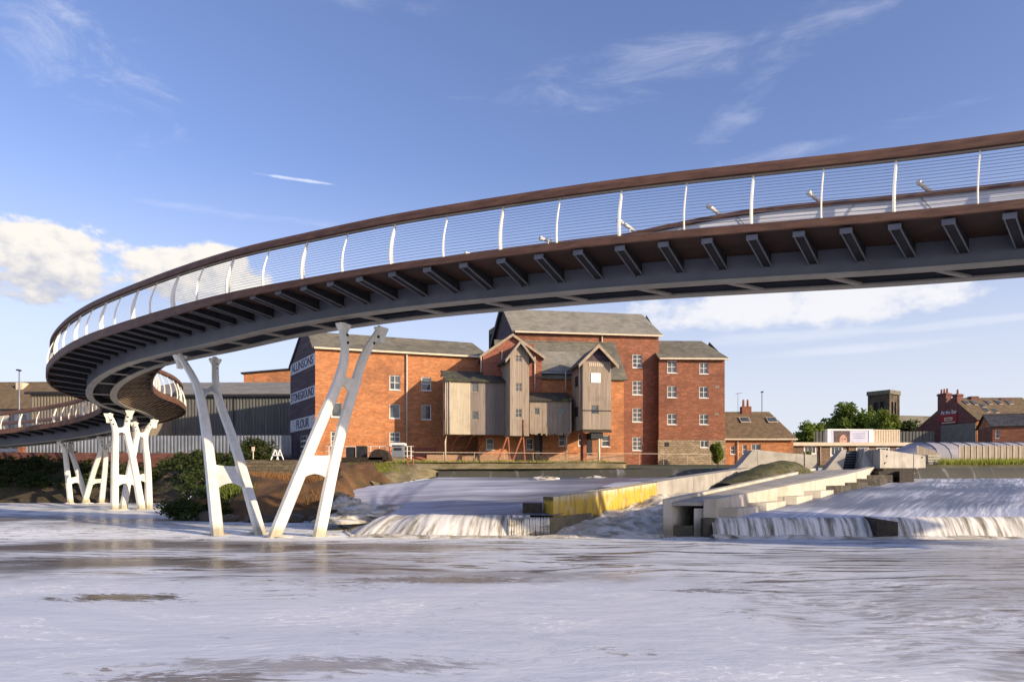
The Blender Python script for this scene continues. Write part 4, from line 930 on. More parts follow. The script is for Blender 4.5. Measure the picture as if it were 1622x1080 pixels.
for (px, py) in ((746, 404), (864, 380), (992, 358), (1134, 336), (1294, 316), (1468, 300)):
    s = s_of_px(px, -1.95, 0, 60); q = deck(s, -1.95, 0); z = EYE + (YH - py) / F * q.y
    c = Vector((q.x, q.y, z)); dirv = Vector((-.30, -.12, .14)) if py < 370 else Vector((-.2, -.1, .02)); mb = MB()
    mb.tube([c + dirv * .9, c + dirv * .72, c + dirv * .68, c - dirv * .7], [.062, .066, .05, .05], 10); mb.tube([c - dirv * .3, Vector((q.x + .05, q.y, deck(s, -1.95, max(.02, bh(s) - .02)).z))], .018, 6)
    mb.build('spotlight', M['white'], br)

# ---- piers: pairs of crooked legs tied by two web plates
def boxleg(pts, wid, face):
    """tapered box leg along pts; face = horizontal direction of its flat front; chamfered edges"""
    rings = []
    for i, p in enumerate(pts):
        t_ = (pts[min(i + 1, len(pts) - 1)] - pts[max(i - 1, 0)]).normalized(); a = face.cross(t_).normalized(); b = t_.cross(a).normalized(); w_, d_ = wid[i]
        c = .38
        rings.append([p + a * w_ * x + b * d_ * y for (x, y) in ((1, c), (c, 1), (-c, 1), (-1, c), (-1, -c), (-c, -1), (c, -1), (1, -c))])
    mb = MB(); mb.rings(rings); return mb
def sm(pts, n=7):
    q = catmull([Vector(p) for p in pts], n); return q
WK = []
def pier(legs, Ys, Yt, kw, face, upper, lower, cap=True):
    """legs: two lists of (px,py) from foot to top; depth runs from the foot's to the top's"""
    root = MB(); L3 = []
    for j, lg in enumerate(legs):
        y0, y1 = lg[0][1], lg[-1][1]; pts = []
        for (x, y) in lg: k = (y0 - y) / (y0 - y1); pts.append(P(x, y, Ys[j] + (Yt[j] - Ys[j]) * k))
        L3.append(sm(pts))
    # web plates form the pier's own mesh
    def on(pts, y):
        best = min(pts, key=lambda p: abs((YH - (p.z - EYE) * F / p.y) - y)); return best
    n_ = face.normalized() * .05
    def plate(ya, yb, arch_top, arch_bot):
        A1, A2 = on(L3[0], ya), on(L3[0], yb); B1, B2 = on(L3[1], ya), on(L3[1], yb); N = 14; rings = []
        for i in range(N + 1):
            k = i / N; t1 = A1.lerp(B1, k); b1 = A2.lerp(B2, k); h = t1.z - b1.z; a = math.sin(math.pi * k)
            t1 = t1 - Vector((0, 0, h * arch_top * a)); b1 = b1 + Vector((0, 0, h * arch_bot * a))
            rings.append([b1 - n_, t1 - n_, t1 + n_, b1 + n_])
        return MB().rings(rings)
    base = wloc(br); foot = P(*legs[0][0], Ys[0]); fr = bpy.data.objects.new('pier', None); COL.objects.link(fr); fr.parent = br; fr.location = foot - base
    plate(*upper).build('web_plate', M['bridgewhite'], fr); plate(*lower).build('web_plate', M['bridgewhite'], fr)
    for pts in L3:
        N = len(pts); wid = []
        pts[0] = pts[0] + (pts[0] - pts[1]).normalized() * .5
        for i in range(N):
            k = i / (N - 1); g = 1 - .38 * k ** 1.2
            wid.append((kw * g, kw * g * .85))
        boxleg(pts, wid, face).build('leg', M['bridgewhite'], fr)
        top = pts[-1]; ft = pts[1]; ft = Vector((ft.x, ft.y, -.04)); WK.append((ft, kw))
        if cap:
            mb = MB(); r = kw * .62; f = face.normalized(); sd_ = Vector((-f.y, f.x, 0))
            def ring(z, a, b): return [top + sd_ * a * x + f * b * y + Vector((0, 0, z)) for x, y in ((-1, -1), (1, -1), (1, 1), (-1, 1))]
            mb.rings([ring(-.55, r * .8, r * .5), ring(-.30, r * 1.0, r * .55), ring(-.06, r * 1.75, r * 1.0), ring(.0, r * 1.75, r * 1.0)]); mb.build('bearing_head', M['bridgewhite'], fr)
            for q in range(2):
                dn = (pts[-4] - top).normalized(); c = top + dn * (.42 + q * .28); mb = MB(); mb.tube([c - f * (kw * .62 + .02), c + f * (kw * .62 + .02)], .05, 8); mb.build('bolt', M['rib'], fr)
    return fr
fA = Vector((.86, -.5, 0)); 
pier([[(433, 854), (495, 702), (535, 606), (546, 560), (544, 513)], [(505, 851), (536, 702), (563, 606), (578, 562), (604, 519)]], [22.1, 22.4], [23.5, 24.5], .22, Vector((.88, -.48, 0)), (590, 632, .25, .45), (728, 772, .03, .28))
pier([[(345, 850), (329, 700), (318, 632), (307, 600), (285, 563)], [(413, 847), (372, 705), (349, 640), (342, 608), (341, 568)]], [22.8, 23.2], [28.6, 30.2], .215, Vector((.8, -.6, 0)), (603, 640, .3, .5), (730, 768, .05, .3))
pier([[(181.5, 809), (182, 730), (183, 690), (180, 672), (172, 655)], [(225, 809), (211, 730), (202, 690), (201, 672), (206, 650)]], [41.6, 42.0], [41.0, 42.0], .215, Vector((.35, -.94, 0)), (672, 692, .3, .3), (748, 768, .1, .35))
pier([[(195, 809), (203, 760), (214, 705), (217, 685), (213, 669)], [(236, 806), (234, 740), (230, 700), (233, 682), (245, 665)]], [42.3, 42.6], [45.0, 46.0], .215, Vector((.35, -.94, 0)), (680, 697, .3, .3), (748, 768, .1, .35))
pier([[(112, 797), (107, 750), (103, 716), (99, 703), (93, 694)], [(137, 791), (121, 740), (113, 716), (111, 706), (113, 693)]], [52.7, 53.0], [52.6, 54.0], .20, Vector((.5, -.86, 0)), (707, 722, .3, .4), (756, 768, .1, .3))
pier([[(135, 793), (149, 745), (159, 716), (160, 703), (159, 691)], [(161, 794), (166, 745), (168, 716), (171, 706), (178, 698)]], [52.8, 53.1], [51.8, 52.8], .20, Vector((.86, -.5, 0)), (707, 722, .3, .4), (756, 768, .1, .3))

for i, (ft, kw) in enumerate(WK):   # water piling up round each foot
    mb = hump(ft, (kw * 2.6, kw * 1.5, .10), i * 3.1); mb.build('foam_wake', M['w_rush'], kind='structure')

# ================================================================== OLD MILL
def pipe(parent, pts, r=.07, m='rustpipe', name='drainpipe'):
    mb = MB(); mb.smooth = True; mb.tube(pts, r, 8); return mb.build(name, M[m], parent)
def lettering(text, Fc, uc, zc, wid, hgt, m, parent, v=-.03, bold=.012):
    cu = bpy.data.curves.new('lettering', 'FONT'); cu.body = text; cu.align_x = 'CENTER'; cu.align_y = 'CENTER'; cu.extrude = .01; cu.offset = bold
    cu.materials.append(m); q_ = bpy.data.objects.new('lettering_source', cu); COL.objects.link(q_)
    bpy.context.view_layer.update(); dx, dy = q_.dimensions.x, q_.dimensions.y
    me = bpy.data.meshes.new_from_object(q_); bpy.data.objects.remove(q_); o = bpy.data.objects.new('lettering', me); COL.objects.link(o)
    if not me.materials: me.materials.append(m)
    o.parent = parent; rot = Matrix((Fc.d, Vector((0, 0, 1)), -Fc.n)).transposed().to_euler()
    o.rotation_euler = rot; o.scale = (wid / dx, hgt / dy, 1); o.location = Fc.pt(uc, v, zc) - wloc(parent)
    return o

# ---------- long left wing
FA = Fac(-17.3, 60, 17.5); BZ = 3.1
zeA = 13.55; uR = FA.u(775)
mill = thing('mill_wing', 'long orange brick mill wing with painted gable lettering behind the tall white bridge legs', 'mill building', FA.pt(6, 2, BZ))
holes = [hole(FA, *h) for h in [(617, 594, 634, 617), (617, 640, 634, 662), (617, 684, 634, 706), (667.5, 597, 683, 618), (667.5, 641, 683, 664), (525, 637, 541, 660), (524, 683, 540, 706)]]
doorh = hole(FA, 655, 703, 693, 733)
mb = MB(); wall_holes(mb, FA, 0, uR, BZ, zeA, holes)
BL = Vector((-21.66, 66.7, 0)); FLp = FA.pt(0, 0, 0)
gd = (FLp - BL).normalized(); FG = Fac(BL.x, BL.y, math.degrees(math.atan2(gd.y, gd.x))); GL = (FLp - BL).length
mb.build('wall', M['brick'], mill)
zr = 15.45
mb = MB()
gq = FG.pt
mb.poly([gq(0, 0, BZ), gq(GL, 0, BZ), gq(GL, 0, zeA - .05), gq(GL * .62, 0, zr - .1), gq(GL * .45, 0, zr - .1), gq(0, 0, zeA - .7)])
mb.quad(gq(0, 0, BZ), gq(0, 0, 12.8), FA.pt(uR, 9, 12.8), FA.pt(uR, 9, BZ))
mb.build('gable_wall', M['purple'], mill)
mb = MB()
a, b = FA.pt(-.25, -.3, zeA - .12), FA.pt(uR, -.3, zeA - .12)
slab(mb, a, b, FA.pt(uR - .6, 4.2, zr + .1), gq(GL * .55, .3, zr + .1)); slab(mb, gq(-.3, 0, 12.7), FA.pt(uR, 9.3, 12.7), FA.pt(uR - .6, 4.2, zr + .1), gq(GL * .55, .3, zr + .1))
mb.build('roof', M['slate'], mill)
mb = MB()
mb.hexa([gq(-.25, -.12, 12.55), gq(-.25, .1, 12.55), gq(GL * .52, .1, zr + .05), gq(GL * .52, -.12, zr + .05), gq(-.25, -.12, 12.85), gq(-.25, .1, 12.85), gq(GL * .52, .1, zr + .27), gq(GL * .52, -.12, zr + .27)]); mb.build('bargeboard', M['dark'], mill)
mb = MB(); mb.boxf(FA, -.1, uR, -.4, -.28, zeA - .28, zeA - .12); mb.build('gutter', M['cream'], mill)
for h, g in zip(holes, [(2, 2), (1, 1), (2, 3), (1, 2), (1, 1), (1, 1), (2, 3)]): window(FA, h, mill, *g)
for (yl0, yl1, yr0, yr1, txt, wk) in [(572, 590, 565.5, 583.5, 'ALLINSONS', .9), (620.5, 637, 613.5, 632, 'STONEGROUND', .95), (663, 683, 660, 679, 'FLOUR', .52)]:
    _, za = FG.uz(461, yl1); _, zb = FG.uz(461, yl0); _, zc = FG.uz(498, yr1); _, zd = FG.uz(498, yr0); z0, z1 = (za + zc) / 2, (zb + zd) / 2
    mb = MB(); mb.boxf(FG, .03, GL - .03, -.02, .0 - .002, z0, z1); bd = mb.build('painted_band', M['whiteband'], mill)
    lettering(txt, FG, GL * (.5 if wk > .6 else .52), (z0 + z1) / 2, (GL - .3) * wk, (z1 - z0) * .72, M['letter'], bd)
hw = hole(FG, 477, 690, 487, 716)
mb = MB(); mb.boxf(FG, hw[0], hw[1], -.05, -.01, hw[2], hw[3]); wd = mb.build('window', M['white'], mill)
mb = MB()
for i in range(2):
    for j in range(3): mb.boxf(FG, hw[0] + .1 + i * (hw[1] - hw[0] - .1) / 2, hw[0] + i * (hw[1] - hw[0] - .1) / 2 + (hw[1] - hw[0]) / 2 - .05, -.07, -.052, hw[2] + .1 + j * (hw[3] - hw[2]) / 3, hw[2] + (j + 1) * (hw[3] - hw[2]) / 3 - .05)
mb.build('pane', M['glass'], wd)
u, _ = FA.uz(644, 600); pipe(mill, [FA.pt(u, -.12, zeA - .3), FA.pt(u, -.12, BZ)], .09)
u, _ = FA.uz(655, 700); 
mb = MB(); mb.boxf(FA, FA.u(657), FA.u(692), -.06, -.01, BZ, EYE + 50 / F * 62); mb.build('bricked_doorway', M['brick3'], mill)

# ---------- tall block
FB = Fac(.26, 70, 7.7); zeB, zrB = 17.1, 20.1
tb = thing('mill_tower_block', 'tallest dark red brick mill block with long slate roof behind the timber hoist towers', 'mill building', FB.pt(7, 3, BZ))
uB = FB.u(1043.5)
holes = [hole(FB, *h) for h in [(1002, 561, 1017, 582), (1002, 603, 1017, 625), (1002, 646, 1017, 668), (1002, 692, 1017, 713)]]
mb = MB(); wall_holes(mb, FB, 0, uB, BZ, zeB, holes); Bbl = Vector((-2.1, 77.2, 0)); 
q = FB.pt; mb.quad(q(uB, 0, BZ), q(uB, 8, BZ), q(uB, 8, zeB), q(uB, 0, zeB)); mb.poly([q(uB, 0, zeB), q(uB, 8, zeB), q(uB, 4, zrB)])
mb.build('wall', M['brick2'], tb)
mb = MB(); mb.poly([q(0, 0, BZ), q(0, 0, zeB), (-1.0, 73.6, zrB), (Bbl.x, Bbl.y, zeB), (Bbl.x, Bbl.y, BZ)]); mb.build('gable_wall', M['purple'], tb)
mb = MB(); slab(mb, q(-.3, -.35, zeB - .1), q(uB + .35, -.35, zeB - .1), q(uB - .5, 4, zrB + .1), (-1.0, 73.6, zrB + .1)); slab(mb, (Bbl.x - .3, Bbl.y + .2, zeB - .1), q(uB + .3, 8.3, zeB - .1), q(uB - .5, 4, zrB + .1), (-1.0, 73.6, zrB + .1)); mb.build('roof', M['slate2'], tb)
mb = MB(); mb.hexa([(Bbl.x - .1, Bbl.y, zeB - .5), (Bbl.x - .4, Bbl.y, zeB - .5), (-1.35, 73.6, zrB - .2), (-1.0, 73.6, zrB - .2), (Bbl.x - .1, Bbl.y, zeB + .1), (Bbl.x - .4, Bbl.y, zeB + .1), (-1.35, 73.6, zrB + .25), (-1.0, 73.6, zrB + .25)]); mb.build('bargeboard', M['dark'], tb)
mb = MB(); mb.boxf(FB, 0, uB + .3, -.5, -.36, zeB - .3, zeB - .14); mb.build('gutter', M['cream'], tb)
for h in holes: window(FB, h, tb, 2, 3)
u = FB.u(953); pipe(tb, [q(u, -.15, zeB - .2), q(u, -.15, zeB - 3.2)], .08)
a = P(774, 560, 77); b = P(790, 514, 77)
mb = MB(); mb.box(a.x, b.x + 1, 77.5, 81, 12, b.z - .6); mb.hexa([(a.x, 77.5, b.z - .6), (b.x + 1, 77.5, b.z - .6), (b.x + 1, 81, b.z - .6), (a.x, 81, b.z - .6), (a.x, 77.5, b.z - .55), (b.x + 1, 77.5, b.z + .9), (b.x + 1, 81, b.z + .9), (a.x, 81, b.z - .55)]); mb.build('stair_housing', M['dark'], tb)

# ---------- right block
FC = Fac(15.25, 70.9, 2.0); zeC, zrC = 14.5, 17.15
cb = thing('mill_end_block', 'dark red brick mill block with six small windows over a rubble stone base', 'mill building', FC.pt(3.5, 3, BZ))
uC = FC.u(1148); holes = [hole(FC, *h) for h in [(1057, 571, 1072, 590.5), (1108, 574, 1122, 592), (1057, 611, 1072, 629.5), (1107.5, 612, 1122, 630), (1057, 655, 1072, 672), (1108, 655.5, 1122, 672)]]
zs = EYE + (758 - 697) / F * 71; q = FC.pt
mb = MB(); wall_holes(mb, FC, 0, uC, zs, zeC, holes); mb.quad(q(uC, 0, BZ), q(uC, 10, BZ), q(uC, 10, zeC), q(uC, 0, zeC)); mb.poly([q(uC, 0, zeC), q(uC, 10, zeC), q(uC, 5, zrC)]); mb.build('wall', M['brick2'], cb)
sh = hole(FC, 1109, 697.2, 1122, 708.5); sh = (sh[0], sh[1], sh[2], zs - .01)
mb = MB(); F2 = FC.shift(-.06); wall_holes(mb, F2, -.1, uC + .05, BZ, zs, [sh], .2); mb.quad(F2.pt(-.1, 0, zs), F2.pt(uC + .05, 0, zs), F2.pt(uC + .05, .1, zs), F2.pt(-.1, .1, zs)); mb.build('stone_base', M['stone'], cb)
for h in holes: window(FC, h, cb, 2, 2)
window(F2, sh, cb, 2, 1)
mb = MB(); slab(mb, q(-.1, -.35, zeC - .1), q(uC + .35, -.35, zeC - .1), q(uC - .9, 5, zrC + .1), q(-.1, 5, zrC + .1)); slab(mb, q(-.1, 10.3, zeC - .1), q(uC + .35, 10.3, zeC - .1), q(uC - .9, 5.0, zrC + .1), q(-.1, 5.0, zrC + .1)); mb.build('roof', M['slate'], cb)
mb = MB(); mb.boxf(FC, 0, uC + .3, -.5, -.36, zeC - .28, zeC - .12); mb.build('gutter', M['cream'], cb)
mb = MB(); u, z = F2.uz(1056, 704); mb.boxf(F2, u - .2, u + .25, -.03, -.01, z - .2, z + .25); mb.build('vent', M['dark'], cb)
for (x, y) in ((1136, 613), (1135, 656)):
    u, z = FC.uz(x, y); mb = MB(); mb.boxf(FC, u - .25, u + .25, -.03, -.01, z - .1, z + .1); mb.build('wall_tie', M['greyrender'], cb)

# ---------- front block with cross gable
FD = Fac(-3.05, 61.6, 6.0); zeD, zrD = 11.15, 15.1; q = FD.pt; uD = FD.u(988)
db = thing('mill_front_block', 'orange brick mill block with a small cross gable behind the boarded towers', 'mill building', FD.pt(6, 3, BZ))
holes = [hole(FD, *h) for h in [(770, 694, 782, 712), (833, 694, 845, 712), (885, 688, 895, 706), (916, 687, 928, 706), (953, 689, 966, 707)]]
mb = MB(); wall_holes(mb, FD, 0, uD, BZ, zeD, holes); mb.quad(q(uD, 0, BZ), q(uD, 8.5, BZ), q(uD, 8.5, zeD), q(uD, 0, zeD)); mb.poly([q(uD, 0, zeD), q(uD, 8.5, zeD), q(uD, 4.4, zrD)])
mb.build('wall', M['brick'], db)
u0 = FD.u(846)
mb = MB(); gable_roof(mb, FD, u0 - 3, uD, 0, 8.6, zeD, zrD, .3); mb.build('roof', M['slate'], db)
ga, gb = FD.uz(765, 563, -.25)[0], FD.uz(858, 563, -.25)[0]; gm = (ga + gb) / 2; zg, zgt = 12.95, 14.75
mb = MB(); mb.poly([q(ga, -.25, zeD - 2), q(gb, -.25, zeD - 2), q(gb, -.25, zg), q(gm, -.25, zgt), q(ga, -.25, zg)]); mb.quad(q(ga, -.25, zeD - 2), q(ga, -.25, zg), q(ga, 8.4, zg), q(ga, 8.4, zeD - 2)); mb.quad(q(gb, -.25, zeD - 2), q(gb, 8.4, zeD - 2), q(gb, 8.4, zg), q(gb, -.25, zg)); mb.build('cross_gable_wall', M['brick3'], db)
mb = MB(); slab(mb, q(ga - .3, -.5, zg - .1), q(ga - .3, 8, zg - .1), q(gm, 8, zgt + .15), q(gm, -.5, zgt + .15)); slab(mb, q(gb + .3, -.5, zg - .1), q(gb + .3, 8, zg - .1), q(gm, 8, zgt + .15), q(gm, -.5, zgt + .15)); mb.build('cross_roof', M['slatedark'], db)
def barge(Fc, u0, z0, u1, z1, v, parent, m='barge', h=.26):
    mb = MB(); a, b = (u0, z0), (u1, z1)
    mb.hexa([Fc.pt(a[0], v - .06, a[1] - h), Fc.pt(b[0], v - .06, b[1] - h), Fc.pt(b[0], v, b[1] - h), Fc.pt(a[0], v, a[1] - h), Fc.pt(a[0], v - .06, a[1]), Fc.pt(b[0], v - .06, b[1]), Fc.pt(b[0], v, b[1]), Fc.pt(a[0], v, a[1])]); return mb.build('bargeboard', M[m], parent)
barge(FD, ga - .3, zg - .05, gm, zgt + .2, -.56, db); barge(FD, gb + .3, zg - .05, gm, zgt + .2, -.56, db)
for h in holes: window(FD, h, db, 1, 2)
dh = hole(FD, 849, 686, 859, 735); MB().boxf(FD, dh[0], dh[1], -.04, -.01, BZ, dh[3]).build('door', M['dark'], db)
dh = hole(FD, 930, 686, 938, 735); MB().boxf(FD, dh[0], dh[1], -.04, -.01, BZ, dh[3]).build('door', M['dark'], db)
mb = MB(); mb.boxf(FD, -4.6, uD + .02, -.10, -.02, BZ, BZ + .95); mb.build('stone_plinth', brick_mat('pinkish_stone_base', (.44, .25, .15), (.36, .22, .14), (.40, .30, .2), (.25, .16, .10), .4, .4, .16), db)
for x, y0, y1 in ((847, 565, 617), (762, 565, 590), (795, 556, 590), (896, 588, 620)):
    u = FD.u(x, -.35); z0 = FD.uz(x, y0, -.35)[1]; z1 = FD.uz(x, y1, -.35)[1]; pipe(db, [q(u, -.35, z0), q(u, -.35, z1)], .07)
for k, x in enumerate((843, 848)):
    u = FD.u(x); mb = MB(); z = FD.uz(x, 551 if k else 541)[1]; mb.boxf(FD, u - .25, u + .3, 1 + k, 1.7 + k, zeD, z); mb.build('chimney', M['brick2'], db)
MB().boxf(FD, FD.u(852), FD.u(905), -.12, -.02, FD.uz(870, 590)[1] - .1, FD.uz(870, 590)[1] + .05).build('lead_flashing', M['steelfence'], db)
# pale roof slope between the two towers
za = FD.uz(880, 588)[1]; mb = MB(); slab(mb, q(FD.u(850), -.1, za), q(FD.u(925), -.1, za), q(FD.u(925), 2.6, za + 2.3), q(FD.u(850), 2.6, za + 2.3), .1); mb.build('lower_roof', M['slate2'], db)

# ---------- boarded structures hanging from the front
def clad_box(Fc, u0, u1, depth, z0, z1, m, parent, name='cladding', winds=(), left_w=()):
    mb = MB(); wall_holes(mb, Fc, u0, u1, z0, z1, list(winds), .1); q = Fc.pt
    mb.quad(q(u0, 0, z0), q(u0, 0, z1), q(u0, depth, z1), q(u0, depth, z0)); mb.quad(q(u1, 0, z0), q(u1, depth, z0), q(u1, depth, z1), q(u1, 0, z1)); mb.quad(q(u0, 0, z0), q(u0, depth, z0), q(u1, depth, z0), q(u1, 0, z0)); mb.quad(q(u0, 0, z1), q(u1, 0, z1), q(u1, depth, z1), q(u0, depth, z1))
    return mb.build(name, m, parent)
# left bin loft
F1 = Fac(-5.62, 59.0, 13.0); uh = F1.u(802)
hb = thing('boarded_loft', 'wide boarded loft with mossy roof and one cream end, hung on the mill wall', 'loft', F1.pt(2, 1, 5.8))
z0, z1 = EYE + 70.5 / F * 59, EYE + 157 / F * 59
w1 = [hole(F1, *h) for h in [(747, 604, 758, 621), (747, 650, 758, 665)]]
us = F1.u(745)
clad_box(F1, 0, us, 2.7, z0, z1, M['plankpale'], hb, 'cream_cladding'); clad_box(F1, us + .005, uh, 2.7, z0, z1, M['plankgrey'], hb, 'cladding', w1)
for h in w1: window(F1, h, hb, 1, 1, 'plank', .07, False)
FS = Fac(*(F1.pt(0, 0, 0).xy), 103.0)
for ys in ((604, 622), (649, 665)):
    mb = MB(); za, zb = EYE + (758 - ys[1]) / F * 60.5, EYE + (758 - ys[0]) / F * 60.5; mb.hexa([F1.pt(-.04, 1.2, za), F1.pt(-.01, 1.2, za), F1.pt(-.01, 1.8, za), F1.pt(-.04, 1.8, za), F1.pt(-.04, 1.2, zb), F1.pt(-.01, 1.2, zb), F1.pt(-.01, 1.8, zb), F1.pt(-.04, 1.8, zb)]); mb.build('side_hatch', M['dark'], hb)
mb = MB(); slab(mb, F1.pt(-.25, -.3, z1 - .05), F1.pt(uh, -.3, z1 - .05), F1.pt(uh, 2.75, z1 + 1.2), F1.pt(-.25, 2.75, z1 + 1.2), .1); mb.build('roof', M['mossroof'], hb)
mb = MB(); mb.poly([F1.pt(0, 0, z1), F1.pt(0, 2.7, z1), F1.pt(0, 2.7, z1 + 1.1)]); mb.build('end_gable', M['plank'], hb)
pipe(hb, [F1.pt(-.12, .1, z1 - .1), F1.pt(-.12, .1, z0)], .06); pipe(hb, [F1.pt(.22, -.1, z1 - .1), F1.pt(.22, -.1, z0)], .045)
for k, x in enumerate((706, 727, 750, 770)):
    u = F1.u(x); a = F1.pt(u, .15, z0); b = F1.pt(u - .5, 2.5, z0 - 1.5); mb = MB(); mb.tube([a, b], .06, 5); mb.tube([F1.pt(u + .1, .15, z0 - .06), F1.pt(u, 2.6, z0 - .06)], .06, 5); mb.build('strut', M['redsteel'], hb)
pipe(hb, [F1.pt(.0, .3, z0), F1.pt(-.1, .3, z0 - .6), F1.pt(-.1, .3, BZ)], .075)

# tower one
F2t = Fac(-.17, 58.4, 14.0); ut = F2t.u(838); zt0, zt1 = EYE + 68 / F * 58.5, EYE + 195 / F * 58.5; zap = EYE + 216 / F * 58.5
t1 = thing('hoist_tower', 'narrow weathered board hoist tower with three small windows standing on red struts', 'hoist tower', F2t.pt(.8, 1, zt0))
w2 = [hole(F2t, *h) for h in [(816, 560, 827, 573), (816, 606, 827, 620), (816, 647, 827, 661)]]
clad_box(F2t, 0, ut, 3.0, zt0, zt1, M['plank'], t1, 'cladding', w2)
mb = MB(); um = ut / 2; q = F2t.pt; mb.poly([q(0, 0, zt1), q(ut, 0, zt1), q(um, 0, zap - .1)]); mb.build('gable', M['plank'], t1)
mb = MB(); slab(mb, q(-.45, -.4, zt1 - .45), q(-.45, 3.2, zt1 - .45), q(um, 3.2, zap + .1), q(um, -.4, zap + .1), .1); slab(mb, q(ut + .45, -.4, zt1 - .45), q(ut + .45, 3.2, zt1 - .45), q(um, 3.2, zap + .1), q(um, -.4, zap + .1), .1); mb.build('roof', M['slatedark'], t1)
barge(F2t, -.5, zt1 - .45, um, zap + .14, -.42, t1, 'plank', .3); barge(F2t, ut + .5, zt1 - .45, um, zap + .14, -.42, t1, 'plank', .3)
for h in w2: window(F2t, h, t1, 2, 2, 'plank', .07, False)
for (x0, x1) in ((805, 788), (806, 809), (828, 811), (830, 833)):
    a, b = F2t.pt(F2t.u(x0), .3, zt0), F2t.pt(F2t.u(x1), .3, BZ); mb = MB(); mb.tube([a, b], .075, 6); mb.build('strut', M['redsteel'], t1)
pipe(t1, [q(F2t.u(829), -.05, zt0 + 1.4), q(F2t.u(829), -.05, zt0)], .05, 'redsteel')

# middle loft
F3 = Fac(1.55, 59.6, 5.0); um3 = F3.u(905); zm0, zm1 = EYE + 72 / F * 59.8, EYE + 125 / F * 59.8
ml = thing('boarded_link', 'lower boarded link with dark lean-to roof between the two hoist towers', 'loft', F3.pt(2, 1, zm0))
w3 = [hole(F3, *h) for h in [(846, 645, 855, 657), (886, 644, 895, 656)]]
clad_box(F3, 0, um3, 2.2, zm0, zm1, M['plank'], ml, 'cladding', w3)
for h in w3: window(F3, h, ml, 1, 1, 'plank', .07, False)
mb = MB(); slab(mb, F3.pt(-.05, -.3, zm1 - .05), F3.pt(um3, -.3, zm1 - .05), F3.pt(um3, 2.1, zm1 + .9), F3.pt(-.05, 2.1, zm1 + .9), .1); mb.build('roof', M['mossroof'], ml)
# ragged lower edge boards
mb = MB(); rng = random.Random(3)
n = 26
for k in range(n):
    a, b = um3 * k / n, um3 * (k + .9) / n; mb.boxf(F3, a, b, -.03, -.002, zm0 - rng.uniform(0, .22), zm0 + .5)
mb.build('skirt_boards', M['plank'], ml)
pipe(ml, [F3.pt(F3.u(904), -.1, zm1 + .1), F3.pt(F3.u(904), -.1, zm0 + .2), F3.pt(F3.u(898), .2, zm0 - .3), F3.pt(F3.u(898), .2, BZ)], .07)

# tower two
F4 = Fac(6.0, 57.9, 10.0); u4 = F4.u(968); z40, z41 = EYE + 78 / F * 58, EYE + 186 / F * 58; z4p = EYE + 209 / F * 58
t2 = thing('hoist_tower', 'broad weathered board hoist tower with a bright white square hatch below its gable', 'hoist tower', F4.pt(1.2, 1, z40))
w4 = [hole(F4, *h) for h in [(936, 641, 949, 656)]]
clad_box(F4, 0, u4, 3.6, z40, z41, M['plank'], t2, 'cladding', w4)
q = F4.pt; um = u4 / 2
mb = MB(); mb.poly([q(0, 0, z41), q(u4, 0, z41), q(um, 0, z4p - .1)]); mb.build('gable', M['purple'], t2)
mb = MB(); slab(mb, q(-.45, -.5, z41 - .35), q(-.45, 3.8, z41 - .35), q(um, 3.8, z4p + .1), q(um, -.5, z4p + .1), .1); slab(mb, q(u4 + .45, -.5, z41 - .35), q(u4 + .45, 3.8, z41 - .35), q(um, 3.8, z4p + .1), q(um, -.5, z4p + .1), .1); mb.build('roof', M['slatedark'], t2)
barge(F4, -.5, z41 - .35, um, z4p + .16, -.52, t2, 'barge', .32); barge(F4, u4 + .5, z41 - .35, um, z4p + .16, -.52, t2, 'barge', .32)
for h in w4: window(F4, h, t2, 1, 1, 'plank', .07, False)
h = hole(F4, 936, 591, 951, 606); MB().boxf(F4, h[0], h[1], -.05, -.01, h[2], h[3]).build('white_hatch', M['whitepanel'], t2)
h = hole(F4, 933, 575, 957, 580); mb = MB()
for k in range(8): a = h[0] + (h[1] - h[0]) * k / 8; mb.boxf(F4, a, a + .1, -.03, -.01, h[2], h[3])
mb.build('louvre', M['cream'], t2)
zz = EYE + 108 / F * 58; MB().boxf(F4, -.02, u4 + .02, -.04, -.005, zz - .04, zz + .04).build('batten', M['dark'], t2)
MB().boxf(F4, 0, u4 + .1, .1, .35, z40 - .22, z40 - .01).build('beam', M['blacktimber'], t2)
MB().boxf(F4, F4.u(938), F4.u(957), .3, 2.8, z40 - .75, z40 - .23).build('hopper', M['dark'], t2)
mb = MB()
for v, ys in ((1.9, (597, 613)), (1.9, (645, 660))):
    za, zb = EYE + (758 - ys[1]) / F * 60, EYE + (758 - ys[0]) / F * 60; mb.hexa([q(-.04, v - .45, za), q(-.01, v - .45, za), q(-.01, v + .45, za), q(-.04, v + .45, za), q(-.04, v - .45, zb), q(-.01, v - .45, zb), q(-.01, v + .45, zb), q(-.04, v + .45, zb)])
mb.build('side_hatches', M['dark'], t2)
pipe(t2, [q(F4.u(951), .4, z40 - .5), q(F4.u(951), .4, BZ)], .1, 'cream', 'support_post')
pipe(t2, [q(-.15, .4, z41 - .4), q(-.15, .4, z40 + 1.9)], .06)
MB().boxf(F4, F4.u(931), F4.u(937), 1.5, 2.3, BZ, z40 - .23).build('brick_pier', M['brick3'], t2)
# hidden second pier of the middle loft
mb = MB(); mb.boxf(F3, F3.u(850), F3.u(857), 1.0, 1.5, BZ, zm0); mb.build('timber_pier', M['blacktimber'], ml)

